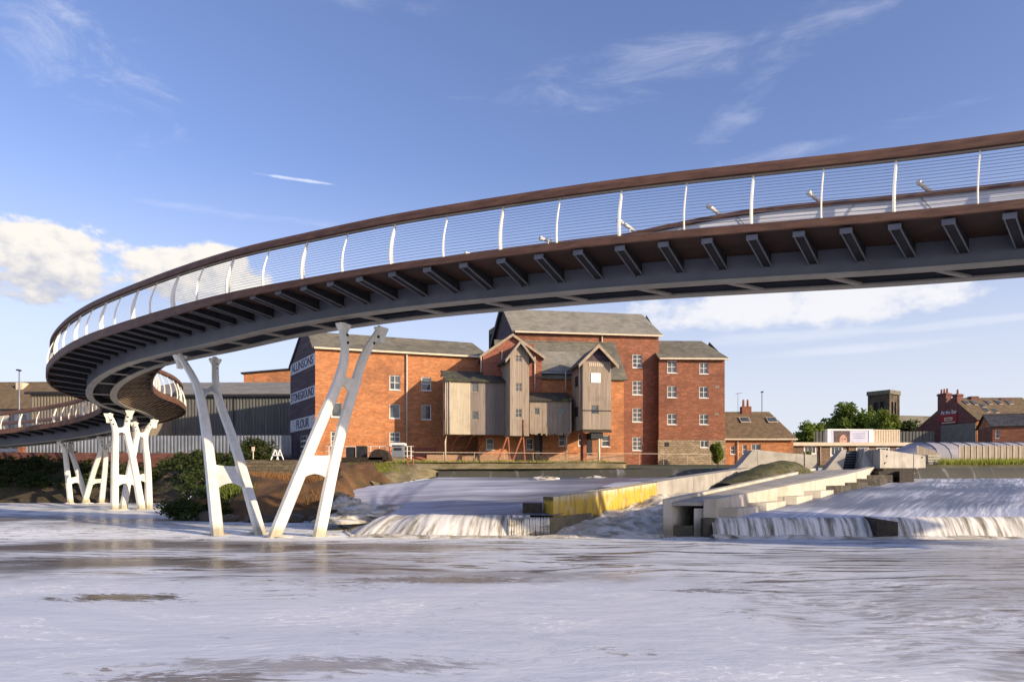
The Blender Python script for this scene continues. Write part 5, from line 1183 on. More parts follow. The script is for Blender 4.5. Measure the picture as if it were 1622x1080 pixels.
# ================================================================== MILL FOREGROUND
def fence_rail(name, pts, h, m, parent, posts_at, rails=3, r=.022):
    mb = MB()
    for k in range(rails):
        z = h * (k + 1) / rails; mb.tube([Vector(p) + Vector((0, 0, z)) for p in pts], r, 5, True)
    mb.build('rail', m, parent)
    for p in posts_at: mb = MB(); mb.tube([Vector(p), Vector(p) + Vector((0, 0, h + .03))], r * 1.5, 6); mb.build('post', m, parent)
Yr = 53.5
rt = thing('guard_rail', 'white steel guard rail along the sluice platform in front of the left mill wing', 'railing', P(590, 732, Yr))
pz = EYE + (758 - 729) / F * Yr
ppx = [521, 536, 549, 564, 579, 587, 601, 609, 617, 639, 645, 651]
fence_rail('guard_rail', [(P(516, 0, Yr).x, Yr, pz), (P(655, 0, Yr).x, Yr, pz)], 1.1, M['white'], rt, [(P(x, 0, Yr).x, Yr, pz) for x in ppx])
fr2 = thing('long_wire_rail', 'thin pale rail running along the foot of the mill under the boarded towers', 'railing', P(830, 718, 55))
mb = MB(); mb.tube([(P(652, 0, 55).x, 55, EYE + 42 / F * 55), (P(1125, 0, 66).x, 66, EYE + 39 / F * 66)], .025, 5); mb.build('rail', M['rustpipe'], fr2)
for k in range(12):
    t_ = k / 11; x = P(652, 0, 55).x * (1 - t_) + P(1125, 0, 66).x * t_; y = 55 + 11 * t_; mb = MB(); mb.tube([(x, y, 3.1), (x, y, EYE + 42 / F * 55 * (1 - t_) + 39 / F * 66 * t_ + .03)], .02, 5); mb.build('post', M['rustpipe'], fr2)
# sluice machinery
sl = thing('sluice_machine', 'black timber sluice frame with a rounded cover on the bank behind the white bridge leg', 'machinery', P(590, 745, 51))
Ys_ = 51.0
def pbox(x0, x1, y0, y1, Y, d, m, parent, name):
    a, b = P(x0, y1, Y), P(x1, y0, Y); return MB().box(a.x, b.x, Y, Y + d, a.z, b.z).build(name, M[m], parent)
pbox(541, 606, 724, 734, Ys_, 1.6, 'blacktimber', sl, 'platform_beam')
pbox(548, 560, 708, 727, Ys_ + .6, .6, 'dark', sl, 'gear_box'); pbox(564, 579, 706, 725, Ys_ + .6, .7, 'dark', sl, 'gear_box')
mb = MB(); c = P(600, 728, Ys_); rows = []
for j in range(9):
    a = math.pi * j / 8; rows.append([Vector((c.x - math.cos(a) * .78, Ys_ + y, c.z + math.sin(a) * .82)) for y in (0, 1.4)])
mb.rings([[r[0] for r in rows], [r[1] for r in rows]], True, True); mb.build('wheel_cover', M['blacktimber'], sl)
for (x0, x1, y0, y1) in ((548, 555, 733, 753), (566, 572, 733, 747), (595, 610, 732, 751)): pbox(x0, x1, y0, y1, Ys_ + .2, .5, 'blacktimber', sl, 'leg')
pbox(585, 595, 734, 757, Ys_ - .1, .5, 'cream', sl, 'pale_post')
mb = MB(); a, b = P(555, 762, 49.5), P(588, 752, 50); mb.tube([a, b], .28, 7); mb.build('log', M['blacktimber'], sl)
cb_ = thing('control_cabinet', 'small grey cabinet with white roof on a brick stand beside the sluice', 'cabinet', P(629, 735, 52.5))
pbox(621, 638, 705, 724, 52.5, 1.0, 'steelfence', cb_, 'cabinet_body'); 
mb = MB(); a, b = P(619, 704, 52.4), P(640, 701, 52.4); mb.box(a.x, b.x, 52.3, 53.7, a.z - .03, b.z); mb.build('cabinet_roof', M['white'], cb_)
pbox(624, 636, 709, 713, 52.46, .03, 'dark', cb_, 'door_vent'); pbox(619, 640, 725, 738, 52.45, 1.3, 'quay', cb_, 'stand')
ld = thing('access_ladder', 'thin rusty ladder down the bank beside the grey sluice cabinet', 'ladder', P(648, 758, 50.2))
for x in (645, 654): mb = MB(); mb.tube([P(x, 724, 50.2), P(x + 3, 764, 49.4)], .03, 5); mb.build('stile', M['redsteel'], ld)
for k in range(9): mb = MB(); y = 727 + k * 4.2; mb.tube([P(645 + k * .3, y, 50.1 - k * .08), P(654 + k * .3, y, 50.1 - k * .08)], .02, 4); mb.build('rung', M['redsteel'], ld)
af = thing('warning_frame', 'pair of white A-shaped frames on the stone wall beside the painted gable', 'frame', P(440, 727, 51))
for (x0, x1, x2) in ((429, 436, 441), (438.5, 443, 449)):
    mb = MB(); 
    mb.tube([P(x0, 728, 51), P(x1, 712, 51.2)], .05, 5); mb.tube([P(x2, 728, 51), P(x1, 712, 51.2)], .05, 5); mb.tube([P((x0 + x1) / 2, 721, 51), P((x1 + x2) / 2, 721, 51)], .04, 5); mb.build('a_frame', M['white'], af)
mk = P(401, 727, 51); mb = MB(); mb.tube([mk, mk + Vector((0, 0, .7))], .04, 6); mb.box(mk.x - .09, mk.x + .09, 50.93, 51.07, mk.z + .6, mk.z + .92); single(mb, 'marker_post', M['cream'], 'short pale marker post by the dark bush left of the white frames', 'post')
# stone retaining wall
mb = MB(); a, b = P(383, 755, 51.0), P(520, 727, 51.6); 
mb.hexa([(a.x, 51, 1.2), (b.x, 51.2, 1.2), (b.x, 52, 1.2), (a.x, 52, 1.2), (a.x, 51, 3.32), (b.x, 51.2, 3.3), (b.x, 52, 3.3), (a.x, 52, 3.32)]); single(mb, 'retaining_wall', M['darkstone'], 'dark stone retaining wall above the muddy bank below the painted gable', 'stone wall')
mb = MB(); a, b = P(-120, 0, 60.3), P(383, 0, 57.5); mb.hexa([(a.x, 60.3, 2.6), (b.x, 57.5, 2.6), (b.x, 57.9, 2.6), (a.x, 60.65, 2.6), (a.x, 60.3, 4.25), (b.x, 57.5, 4.05), (b.x, 57.9, 4.05), (a.x, 60.65, 4.25)]); single(mb, 'river_wall', M['pubbrick'], 'long low dark red brick wall above the scrub, under the metal hoarding', 'brick wall')

# ================================================================== LEFT BACKGROUND
# hoarding of upright metal sheets
hf = thing('metal_hoarding', 'long fence of pale upright metal sheets in front of the warehouses', 'fence', P(250, 718, 62))
def ribbed(mb, Fc, u0, u1, z0, z1, pitch=.32, d=.06, slope=None):
    n = max(1, int((u1 - u0) / pitch)); w_ = (u1 - u0) / n; pr = []
    for i in range(n):
        a = u0 + i * w_; pr += [(a, 0), (a + w_ * .4, 0), (a + w_ * .5, -d), (a + w_ * .9, -d)]
    pr.append((u1, 0))
    for (p, q_) in zip(pr, pr[1:]):
        zt0 = z1 if slope is None else slope(p[0]); zt1 = z1 if slope is None else slope(q_[0])
        mb.quad(Fc.pt(p[0], p[1], z0), Fc.pt(q_[0], q_[1], z0), Fc.pt(q_[0], q_[1], zt1), Fc.pt(p[0], p[1], zt0))
FH = Fac(P(38, 0, 63).x, 63, -1.5); uh_ = FH.u(462)
mb = MB(); ribbed(mb, FH, 0, uh_, 4.12, 5.85); mb.build('sheet_panel', M['steelfence'], hf)
for k in range(13): u = uh_ * k / 12; MB().boxf(FH, u - .05, u + .05, .01, .12, 4.1, 5.9).build('post', M['rib'], hf)
for z in (4.5, 5.5): MB().boxf(FH, 0, uh_, .005, .09, z - .04, z + .04).build('rail', M['rib'], hf)
pp = Fac(P(32, 0, 62.6).x, 62.6, 0); MB().boxf(pp, -.25, .25, 0, .5, 4.1, 6.3).build('gate_pier', M['brick2'], hf)
# brown corrugated warehouse
FW = Fac(P(48, 0, 72).x, 72, -4); uw = FW.u(232)
wb = thing('brown_warehouse', 'brown corrugated warehouse with a hipped tile roof, left of the bridge bend', 'warehouse', FW.pt(5, 3, 4.1))
zw = EYE + 137 / F * 72
mb = MB(); ribbed(mb, FW, 0, uw, 4.1, zw, .34, .07); q = FW.pt; mb.quad(q(0, 0, 4.1), q(0, 0, zw), q(0, 14, zw), q(0, 14, 4.1)); mb.quad(q(uw, 0, 4.1), q(uw, 14, 4.1), q(uw, 14, zw), q(uw, 0, zw)); mb.build('wall', M['corr'], wb)
mb = MB(); zr_ = EYE + 163 / F * 75
mb.quad(q(-.3, -.3, zw), q(uw * .6, -.3, zw), q(uw * .45, 3.5, zr_), q(.9, 3.5, zr_)); mb.poly([q(-.3, -.3, zw), q(.9, 3.5, zr_), q(.9, 8, zr_), q(-.3, 12, zw)]); mb.poly([q(uw * .6, -.3, zw), q(uw * .6, 12, zw), q(uw * .45, 8, zr_), q(uw * .45, 3.5, zr_)]); mb.quad(q(-.3, 12, zw), q(.9, 8, zr_), q(uw * .45, 8, zr_), q(uw * .6, 12, zw)); mb.quad(q(.9, 3.5, zr_), q(uw * .45, 3.5, zr_), q(uw * .45, 8, zr_), q(.9, 8, zr_)); mb.quad(q(uw*.6,-.3,zw), q(uw+.2,-.3,zw), q(uw+.2,14,zw+.4), q(uw*.6,12,zw+.4)); mb.build('roof', M['tile'], wb)
mb = MB(); mb.boxf(FW, -.35, uw + .2, -.42, -.31, zw - .25, zw - .02); mb.build('gutter', M['dark'], wb)
# grey warehouse
FX = Fac(P(205, 0, 76).x, 76, -2); ux = FX.u(470); zx = EYE + 133 / F * 76; q = FX.pt
gb_ = thing('grey_warehouse', 'long dark grey corrugated warehouse with pale sheet roof beside the painted mill gable', 'warehouse', FX.pt(8, 3, 4.1))
mb = MB(); ribbed(mb, FX, 0, ux, 4.1, zx, .36, .07); mb.quad(q(0, 0, 4.1), q(0, 0, zx), q(0, 16, zx + 1), q(0, 16, 4.1)); mb.quad(q(ux, 0, 4.1), q(ux, 16, 4.1), q(ux, 16, zx + 1), q(ux, 0, zx)); mb.build('wall', M['corrgrey'], gb_)
mb = MB(); slab(mb, q(-.3, -.3, zx + .05), q(ux + .3, -.3, zx + .05), q(ux + .3, 10, zx + 2.75), q(-.3, 10, zx + 2.75), .1); slab(mb, q(-.3, 20, zx), q(ux + .3, 20, zx), q(ux + .3, 10, zx + 2.75), q(-.3, 10, zx + 2.75), .1); mb.build('roof', M['sheetroof'], gb_)
MB().boxf(FX, -.3, ux + .3, -.45, -.31, zx - .3, zx - .05).build('gutter', M['dark'], gb_)
u = FX.u(371); MB().boxf(FX, u - .06, u + .06, -.12, -.08, 4.1, zx).build('drainpipe', M['dark'], gb_)
MB().boxf(FX, 0, ux, -.16, -.09, 4.1, 4.1 + 2.6).build('dado_panel', M['greyrender'], gb_)
# brick parapet behind
a = P(386, 603, 92); b = P(462, 586, 92); mb = MB(); mb.hexa([(a.x, 92, 3.1), (b.x + 2, 92, 3.1), (b.x + 2, 100, 3.1), (a.x, 100, 3.1), (a.x, 92, a.z + .9), (b.x + 2, 92, b.z + .2), (b.x + 2, 100, b.z + .2), (a.x, 100, a.z + .9)])
t = thing('brick_shed', 'red brick shed with sloping top rising behind the grey warehouse roof', 'shed', (a.x, 92, 3.1)); mb.build('wall', M['brick'], t)
mb = MB(); mb.hexa([(a.x - .3, 91.7, a.z + .9), (b.x + 2, 91.7, b.z + .2), (b.x + 2, 100, b.z + .2), (a.x - .3, 100, a.z + .9), (a.x - .3, 91.7, a.z + 1.1), (b.x + 2, 91.7, b.z + .4), (b.x + 2, 100, b.z + .4), (a.x - .3, 100, a.z + 1.1)]); mb.build('coping', M['dark'], t)
# cream terrace houses far left
FT = Fac(P(-60, 0, 82).x, 82, -3); ut_ = FT.u(46); zt_ = EYE + (758 - 648) / F * 82; q = FT.pt
th = thing('cream_house', 'cream rendered house with brown roof and red framed windows at the far left', 'house', FT.pt(4, 3, 4.1))
holes = [hole(FT, *h) for h in [(13, 657, 23, 681), (32, 657, 42, 681), (-12, 657, -3, 681), (-40, 657, -30, 681), (2, 699, 14, 712), (17, 699, 29, 712)]]
mb = MB(); wall_holes(mb, FT, 0, ut_, 4.1, zt_, holes); mb.quad(q(ut_, 0, 4.1), q(ut_, 9, 4.1), q(ut_, 9, zt_), q(ut_, 0, zt_)); mb.build('wall', M['render'], th)
for h in holes[:4]: window(FT, h, th, 1, 2, 'redsteel')
for h in holes[4:]: window(FT, h, th, 1, 1, 'white')
mb = MB(); gable_roof(mb, FT, 0, ut_, 0, 9, zt_, EYE + 150 / F * 86.5, .3); mb.build('roof', M['tile'], th)
mb = MB(); u = FT.u(38); ss_ = (EYE + 150 / F * 86.5 - zt_) / 4.5; mb.hexa([q(u - .6, 1.8, zt_ + 1.8 * ss_ + .18), q(u + .6, 1.8, zt_ + 1.8 * ss_ + .18), q(u + .6, 3.0, zt_ + 3 * ss_ + .18), q(u - .6, 3.0, zt_ + 3 * ss_ + .18), q(u - .6, 1.8, zt_ + 1.8 * ss_ + .26), q(u + .6, 1.8, zt_ + 1.8 * ss_ + .26), q(u + .6, 3.0, zt_ + 3 * ss_ + .26), q(u - .6, 3.0, zt_ + 3 * ss_ + .26)]); mb.build('roof_window', M['glass'], th)
mb = MB(); mb.boxf(FT, FT.u(-8), FT.u(3), 3.2, 5.0, zt_, EYE + 148 / F * 85 + .35); mb.build('chimney', M['cream'], th)
MB().boxf(FT, -.2, ut_, -.42, -.31, zt_ - .2, zt_ - .02).build('gutter', M['dark'], th)
c = P(-30, 690, 75); 
# street lamps
def lamp(label, px, py, Y, zb, arm, g=None):
    b = P(px, py, Y); t = thing('street_lamp', label, 'street lamp', (b.x, Y, zb), g)
    mb = MB(); mb.smooth = True; mb.tube([(b.x, Y, zb), (b.x, Y, b.z)], [.11, .055], 8); mb.build('pole', M['steelfence'], t)
    mb = MB(); mb.hexa([(b.x - .12, Y - .35, b.z - .02), (b.x + .12, Y - .35, b.z - .02), (b.x + .12, Y + .2, b.z - .04), (b.x - .12, Y + .2, b.z - .04), (b.x - .08, Y - .3, b.z + .1), (b.x + .08, Y - .3, b.z + .1), (b.x + .08, Y + .15, b.z + .12), (b.x - .08, Y + .15, b.z + .12)]); mb.build('lamp_head', M['rib'], t)
lamp('tall slim street lamp in front of the cream house at the far left', 30.5, 587, 68, 4.1, 0)
lamp('tall slim street lamp behind the brick house with the chimney', 1207, 621, 95, 3.1, 0)

# ================================================================== RIGHT BACKGROUND
FQ = Fac(P(1142, 0, 76).x, 76, 0); uq = FQ.u(1261); zq = EYE + 65 / F * 76; zqr = EYE + 106 / F * 80; q = FQ.pt
hs = thing('brick_house', 'low orange brick house with brown roof and two roof windows right of the mill', 'house', FQ.pt(4, 3, BZ))
holes = [hole(FQ, *h) for h in [(1157, 706, 1165, 719), (1176, 704, 1183, 719), (1190, 703, 1205, 713)]]
mb = MB(); wall_holes(mb, FQ, 0, uq - .3, BZ, zq, holes); mb.quad(q(uq - .3, 0, BZ), q(uq - .3, 8, BZ), q(uq - .3, 8, zq), q(uq - .3, 0, zq)); mb.poly([q(uq - .3, 0, zq), q(uq - .3, 8, zq), q(uq - 1.6, 4, zqr)]); mb.build('wall', M['brick'], hs)
for h, g in zip(holes, [(1, 2), (1, 2), (2, 1)]): window(FQ, h, hs, *g)
mb = MB(); slab(mb, q(-.2, -.35, zq - .1), q(uq, -.35, zq - .1), q(uq - 1.5, 4, zqr), q(-.2, 4, zqr), .14); slab(mb, q(-.2, 8.3, zq - .1), q(uq, 8.3, zq - .1), q(uq - 1.5, 4, zqr), q(-.2, 4, zqr), .14); mb.build('roof', M['tile'], hs)
MB().boxf(FQ, -.2, uq, -.5, -.36, zq - .28, zq - .12).build('gutter', M['cream'], hs)
def roof_win(Fc, px0, px1, py0, py1, vf, parent, ze, sl, m='glass'):
    ua, ub = Fc.u(px0, vf), Fc.u(px1, vf); hw_ = .42; k = .12; mb = MB(); P4 = lambda u, v, dz: Fc.pt(u, v, ze + (v + .35) * sl - .1 + dz)
    mb.hexa([P4(ua, vf - hw_, k), P4(ub, vf - hw_, k), P4(ub, vf + hw_, k), P4(ua, vf + hw_, k), P4(ua, vf - hw_, k + .07), P4(ub, vf - hw_, k + .07), P4(ub, vf + hw_, k + .07), P4(ua, vf + hw_, k + .07)]); f = mb.build('roof_window', M['fencewood'], parent)
    mb = MB(); g = .1; mb.quad(P4(ua + g, vf - hw_ + g, k + .09), P4(ub - g, vf - hw_ + g, k + .09), P4(ub - g, vf + hw_ - g, k + .09), P4(ua + g, vf + hw_ - g, k + .09)); mb.build('pane', M['glass'], f)
slq = (zqr - zq + .1) / 4.35
for x0, x1 in ((1172, 1188), (1215, 1231)): roof_win(FQ, x0, x1, 665, 672, 2.4, hs, zq, slq)
u = FQ.u(1181, 4); mb = MB(); mb.boxf(FQ, u - .55, u + .55, 3.6, 4.4, zqr - .3, EYE + 114 / F * 80); ch = mb.build('chimney', M['brick2'], hs)
for d in (-.25, .25): mb = MB(); mb.tube([q(u + d, 4, EYE + 114 / F * 80), q(u + d, 4, EYE + 125 / F * 80)], [.16, .12], 8); mb.build('chimney_pot', M['redsteel'], ch)
mb = MB(); mb.tube([q(u - .9, 4, zqr), q(u - .9, 4, zqr + 2.2)], .02, 4); mb.tube([q(u - 1.2, 4, zqr + 2.1), q(u - .4, 4, zqr + 2.2)], .02, 4); mb.build('aerial', M['rib'], hs)
u = FQ.u(1168); pipe(hs, [q(u, -.12, zq - .1), q(u, -.12, BZ)], .07)

# flat-roofed building
FR_ = Fac(P(1252, 0, 84).x, 84, 1.5); ur = FR_.u(1452); zr1 = EYE + (758 - 706) / F * 84; q = FR_.pt
fb = thing('flat_roofed_building', 'long low brown brick building with a cream flat roof edge behind the weir', 'building', FR_.pt(7, 3, BZ))
holes = [hole(FR_, *h) for h in [(1273, 705.5, 1293, 719), (1315, 707, 1335, 722), (1356, 707.5, 1376, 716), (1388, 708, 1409, 716), (1420, 708.5, 1440, 716)]]
mb = MB(); wall_holes(mb, FR_, 0, ur - .2, BZ, zr1, holes); mb.quad(q(ur - .2, 0, BZ), q(ur - .2, 10, BZ), q(ur - .2, 10, zr1), q(ur - .2, 0, zr1)); mb.build('wall', M['brickbrown'], fb)
for h in holes: window(FR_, h, fb, 3, 1, ft=.16, v=.02)
MB().boxf(FR_, -.2, ur + .3, -.45, 10, zr1 + .003, zr1 + .42).build('roof', M['cream'], fb)
for x in (1299, 1344, 1448): u = FR_.u(x); pipe(fb, [q(u, -.1, zr1), q(u, -.1, BZ)], .07, 'brickbrown' if x == 1344 else 'rustpipe')
# advertising board on the roof
FZ = Fac(P(1312, 0, 88).x, 88, 4); uz_ = FZ.u(1380); z0, z1 = zr1 + .42, EYE + (758 - 681) / F * 88; q = FZ.pt
bb = thing('billboard', 'white framed advertising board with a close-up face on its left half, on the flat roof', 'billboard', FZ.pt(2, 0, z0))
MB().boxf(FZ, 0, uz_, 0, .5, z0, z1).build('panel', mat('pale_lilac_panel', (.48, .48, .60), (.42, .43, .55), 1, .5), bb)
mb = MB(); mb.boxf(FZ, -.12, .22, -.06, .56, z0, z1 + .15); mb.boxf(FZ, uz_ - .35, uz_ + .3, -.06, .56, z0, z1 + .15); mb.boxf(FZ, .22, uz_ - .35, -.06, .56, z1 - .02, z1 + .15); mb.build('frame', M['white'], bb)
mb = MB(); ua, ub = .75, uz_ * .5; mb.boxf(FZ, ua, ub, -.03, -.003, z0, z1 - .1); pc = mb.build('poster', mat('dark_hair_print', (.05, .028, .03), (.10, .06, .055), 3, .6), bb)
def disc(cu, cz, ru, rz, v, m, parent, name):
    mb = MB(); mb.rings([[FZ.pt(cu + math.cos(a) * ru, v, max(z0 + .01, cz + math.sin(a) * rz)) for a in [i / 20 * 2 * math.pi for i in range(20)]], [FZ.pt(cu + math.cos(a) * ru, v - .008, max(z0 + .01, cz + math.sin(a) * rz)) for a in [i / 20 * 2 * math.pi for i in range(20)]]]); return mb.build(name, m, parent)
sk = mat('printed_skin_tone', (.40, .21, .15), (.50, .28, .21), 2, .6); hgt = z1 - z0
disc(ua + (ub - ua) * .58, z0 + hgt * .26, (ub - ua) * .24, hgt * .42, -.035, sk, pc, 'printed_face')
for d in (-.04, .17): disc(ua + (ub - ua) * (.52 + d), z0 + hgt * .36, .12, .05, -.05, M['letter'], pc, 'printed_eye')
for k in range(3): MB().boxf(FZ, uz_ * .58, uz_ * .86, -.012, -.003, z1 - .45 - k * .28, z1 - .41 - k * .28).build('printed_line', M['letter'], bb)
# slatted enclosure
FY = Fac(FZ.pt(uz_ + .4, 0, 0).x, 88.4, 8); uy = FY.u(1424); 
en = thing('slatted_screen', 'pale slatted screen on the flat roof right of the advertising board', 'screen', FY.pt(2, 0, z0)); n = 15
for k in range(n + 1): u = uy * k / n; MB().boxf(FY, u - .07, u + .07, -.04, .04, z0, z1 + .0).build('slat_post', M['cream'], en)
MB().boxf(FY, 0, uy, .06, .12, z0, z1 - .1).build('back_panel', M['fencewood'], en); MB().boxf(FY, -.1, uy + .1, -.08, .14, z1 + .003, z1 + .1).build('top_rail', M['cream'], en)
# grey palisade further right
FV = Fac(P(1290, 0, 105).x, 105, 0); uv0, uv1 = 0, FV.u(1480)
pf = thing('grey_fence', 'tall dark grey fence in the trees behind the flat roofed building', 'fence', FV.pt(8, 0, 3.1)); mb = MB(); ribbed(mb, FV, uv0, uv1, 3.1, EYE + 75 / F * 105, .5, .08); mb.build('boards', M['corrgrey'], pf)

# church
cy = 205; c = P(1405.5, 618, cy); base = 3.1; a_ = 2.95
ch = thing('church_tower', 'square dark sandstone church tower with paired belfry openings behind the trees', 'church', (c.x, cy, base))
def turned(cx, cy, h, deg): 
    Fq = Fac(cx, cy, deg); Fq.o = Vector((cx, cy, 0)) - Fq.d * h - Fq.n * h; return Fq
zt_ = EYE + 134 / F * cy
sides = []
ctr = Vector((c.x, cy + 2.0, 0)); deg = 36
mb = MB()
for k in range(4):
    Fk = Fac(0, 0, deg + 90 * k); Fk.o = ctr - Fk.d * a_ - Fk.n * a_; hs_ = []
    for j in (-1, 1): uc = a_ + j * .95; hs_.append((uc - .6, uc + .6, zt_ - 7.4, zt_ - 2.4))
    hs_.append((a_ - .7, a_ + .7, zt_ - 11.6, zt_ - 9.0)); wall_holes(mb, Fk, 0, 2 * a_, base, zt_, hs_, .7); sides.append((Fk, hs_))
mb.build('tower_wall', M['churchstone'], ch)
for Fk, hs_ in sides[:2] + sides[3:]:
    for h in hs_:
        mb = MB(); mb.quad(Fk.pt(h[0], .5, h[2]), Fk.pt(h[1], .5, h[2]), Fk.pt(h[1], .5, h[3]), Fk.pt(h[0], .5, h[3]))
        for z in frange(h[2] + .3, h[3] - .3, 7): mb.boxf(Fk, h[0], h[1], .3, .49, z, z + .12)
        mb.build('belfry_louvre', M['dark'], ch)
for (dz, o, hh) in ((-.2, .5, 1.2), (-10.1, .2, .4), (-15.5, .25, .5)):
    mb = MB(); e = a_ + o; Fk = Fac(0, 0, deg); Fk.o = ctr - Fk.d * e - Fk.n * e; mb.boxf(Fk, 0, 2 * e, 0, 2 * e, zt_ + dz, zt_ + dz + hh); mb.build('cornice', M['slate'] if dz == -.2 else M['churchstone'], ch)
for k in range(4):
    Fk = Fac(0, 0, deg + 90 * k); Fk.o = ctr - Fk.d * a_ - Fk.n * a_; mb = MB(); mb.boxf(Fk, -.25, .5, -.25, .5, base, zt_ - .2); mb.build('buttress', M['churchstone'], ch)
FN = Fac(c.x + 3.5, cy + 3, 12); mb = MB(); mb.boxf(FN, 0, 26, 0, 12, base, base + 8); mb.build('nave_wall', M['churchstone'], ch); mb = MB(); gable_roof(mb, FN, 0, 26, 0, 12, base + 8, EYE + 100 / F * (cy + 8), .4); mb.build('nave_roof', M['slate'], ch)

# public house with big shaded gable
PL, PR = Vector((P(1440, 0, 118).x, 118, 0)), Vector((P(1546, 0, 106).x, 106, 0))
gd = PR - PL; FP = Fac(PL.x, PL.y, math.degrees(math.atan2(gd.y, gd.x))); gl = gd.length; q = FP.pt
FPs = Fac(PR.x, PR.y, math.degrees(math.atan2(gd.y, gd.x)) + 72)
zp = EYE + (758 - 664) / F * 106; zpl = EYE + (758 - 690) / F * 118; zpa = EYE + (758 - 632) / F * 111
pb = thing('public_house', 'large shaded brick pub gable with a red sign, tall chimneys and skylights along its roof', 'pub', FPs.pt(3, 2, BZ))
ug = FP.u(1508)
sv = FPs.n * -1
back = lambda p, L: p + FPs.d * L
A0, A1, A2, A3 = q(0, 0, BZ), q(gl, 0, BZ), q(gl, 0, zp), q(0, 0, zpl); AP = q(ug, 0, zpa)
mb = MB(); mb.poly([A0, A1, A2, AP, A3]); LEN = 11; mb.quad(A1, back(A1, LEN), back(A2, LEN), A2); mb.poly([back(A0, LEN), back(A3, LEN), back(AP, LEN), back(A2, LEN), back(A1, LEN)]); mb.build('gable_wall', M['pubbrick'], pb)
sdm = MB(); o_ = FPs.n * -.05; sdm.hexa([A1 + o_ + FPs.d * .05, back(A1, LEN) + o_, back(A1, LEN) - o_ * .2, A1 - o_ * .2 + FPs.d * .05, A2 + o_ + FPs.d * .05, back(A2, LEN) + o_, back(A2, LEN) - o_ * .2, A2 - o_ * .2 + FPs.d * .05]); sdm.build('side_wall', M['brick'], pb)  # brighter brick than the gable: sunlight is put into its colour
mb = MB(); k = Vector((0, 0, .1)); slab(mb, A2 + k + FPs.n * -.4 - Vector((0, 0, .2)), back(A2, LEN) + k + FPs.n * -.4 - Vector((0, 0, .2)), back(AP, LEN) + k, AP + k, .16); slab(mb, A3 + k, back(A3, LEN) + k, back(AP, LEN) + k, AP + k, .16); mb.build('roof', M['tile'], pb)
def pchim(px, y0, y1, wpx, L=0, pots=3):
    u, z = FP.uz(px, y0); z1_ = FP.uz(px, y1)[1]; wd_ = wpx / F * 112; mb = MB(); o = FPs.d * L; mb.hexa([q(u - wd_ / 2, -.05, z1_) + o, q(u + wd_ / 2, -.05, z1_) + o, q(u + wd_ / 2, 1.1, z1_) + o, q(u - wd_ / 2, 1.1, z1_) + o, q(u - wd_ / 2, -.05, z) + o, q(u + wd_ / 2, -.05, z) + o, q(u + wd_ / 2, 1.1, z) + o, q(u - wd_ / 2, 1.1, z) + o])
    mb.hexa([q(u - wd_ / 2 - .12, -.15, z - .35) + o, q(u + wd_ / 2 + .12, -.15, z - .35) + o, q(u + wd_ / 2 + .12, 1.2, z - .35) + o, q(u - wd_ / 2 - .12, 1.2, z - .35) + o, q(u - wd_ / 2 - .12, -.15, z - .1) + o, q(u + wd_ / 2 + .12, -.15, z - .1) + o, q(u + wd_ / 2 + .12, 1.2, z - .1) + o, q(u - wd_ / 2 - .12, 1.2, z - .1) + o])
    c_ = mb.build('chimney', M['pubbrick'], pb)
    for j in range(pots): mb = MB(); p_ = q(u + (j - (pots - 1) / 2) * wd_ / max(1, pots), .5, z) + o; mb.tube([p_, p_ + Vector((0, 0, .75))], [.17, .13], 8); mb.build('chimney_pot', M['redsteel'], c_)
pchim(1492, 623, 668, 15, 0, 3); pchim(1513, 624, 655, 8, 0, 1)
for (px, L) in ((1541, 3.3), (1589, 8.2)):
    p_ = AP + FPs.d * L; t_ = (EYE + (758 - (628 if px == 1541 else 631)) / F * p_.y); mb = MB(); w2_ = .62 if px == 1541 else .9; mb.box(p_.x - w2_, p_.x + w2_, p_.y - .5, p_.y + .5, zpa - .6, t_); mb.build('chimney', M['pubbrick'], pb)
rs = A2 + FPs.n * 0; sl_v = (AP - A2)
for j, (L0, t0_) in enumerate([(.9, .74), (2.1, .72), (2.9, .6), (4.4, .74), (6.0, .74), (7.6, .74), (2.6, .36), (3.9, .34)]):
    def rp(L, t): return A2.lerp(AP, t) + FPs.d * L + Vector((0, 0, .22))
    mb = MB(); up = Vector((0, 0, .08)); a1_, b1_, c1_, d1_ = rp(L0, t0_ - .12), rp(L0 + .6, t0_ - .12), rp(L0 + .6, t0_ + .08), rp(L0, t0_ + .10); mb.hexa([a1_, b1_, c1_, d1_, a1_ + up, b1_ + up, c1_ + up, d1_ + up]); f = mb.build('skylight', M['fencewood'], pb)
    mb = MB(); c_ = (a1_ + b1_ + c1_ + d1_) / 4 + Vector((0, 0, .1)); mb.quad(*[c_ + (p_ + up - c_ + Vector((0, 0, .03))) * .82 for p_ in (a1_, b1_, c1_, d1_)]); mb.build('pane', M['glass'], f)
h = hole(FP, 1489, 656, 1517, 671); sg = MB().boxf(FP, h[0], h[1], -.16, -.02, h[2], h[3]).build('sign', M['red'], pb)
uc, zc = FP.uz(1504, 662.5)
h = hole(FP, 1497, 661, 1510, 667); MB().boxf(FP, h[0], h[1], -.19, -.165, h[2], h[3]).build('sign_emblem', M['cream'], sg)
h = hole(FP, 1499, 663, 1508, 665); MB().boxf(FP, h[0], h[1], -.21, -.195, h[2], h[3]).build('emblem_bar', M['red'], sg)
uc, zc = FP.uz(1503.5, 669.2); MB().boxf(FP, uc - 1.25, uc + 1.25, -.18, -.165, zc - .10, zc + .08).build('sign_underline', M['cream'], sg)
uc, zc = FP.uz(1503, 653); lettering('At the Bar', FP, uc, zc, 2.9, .62, M['white'], pb, -.05)
h = hole(FP, 1491, 672, 1544, 700); MB().boxf(FP, h[0], gl - .01, -.10, -.01, BZ, h[3]).build('rendered_panel', M['greyrender'], pb)
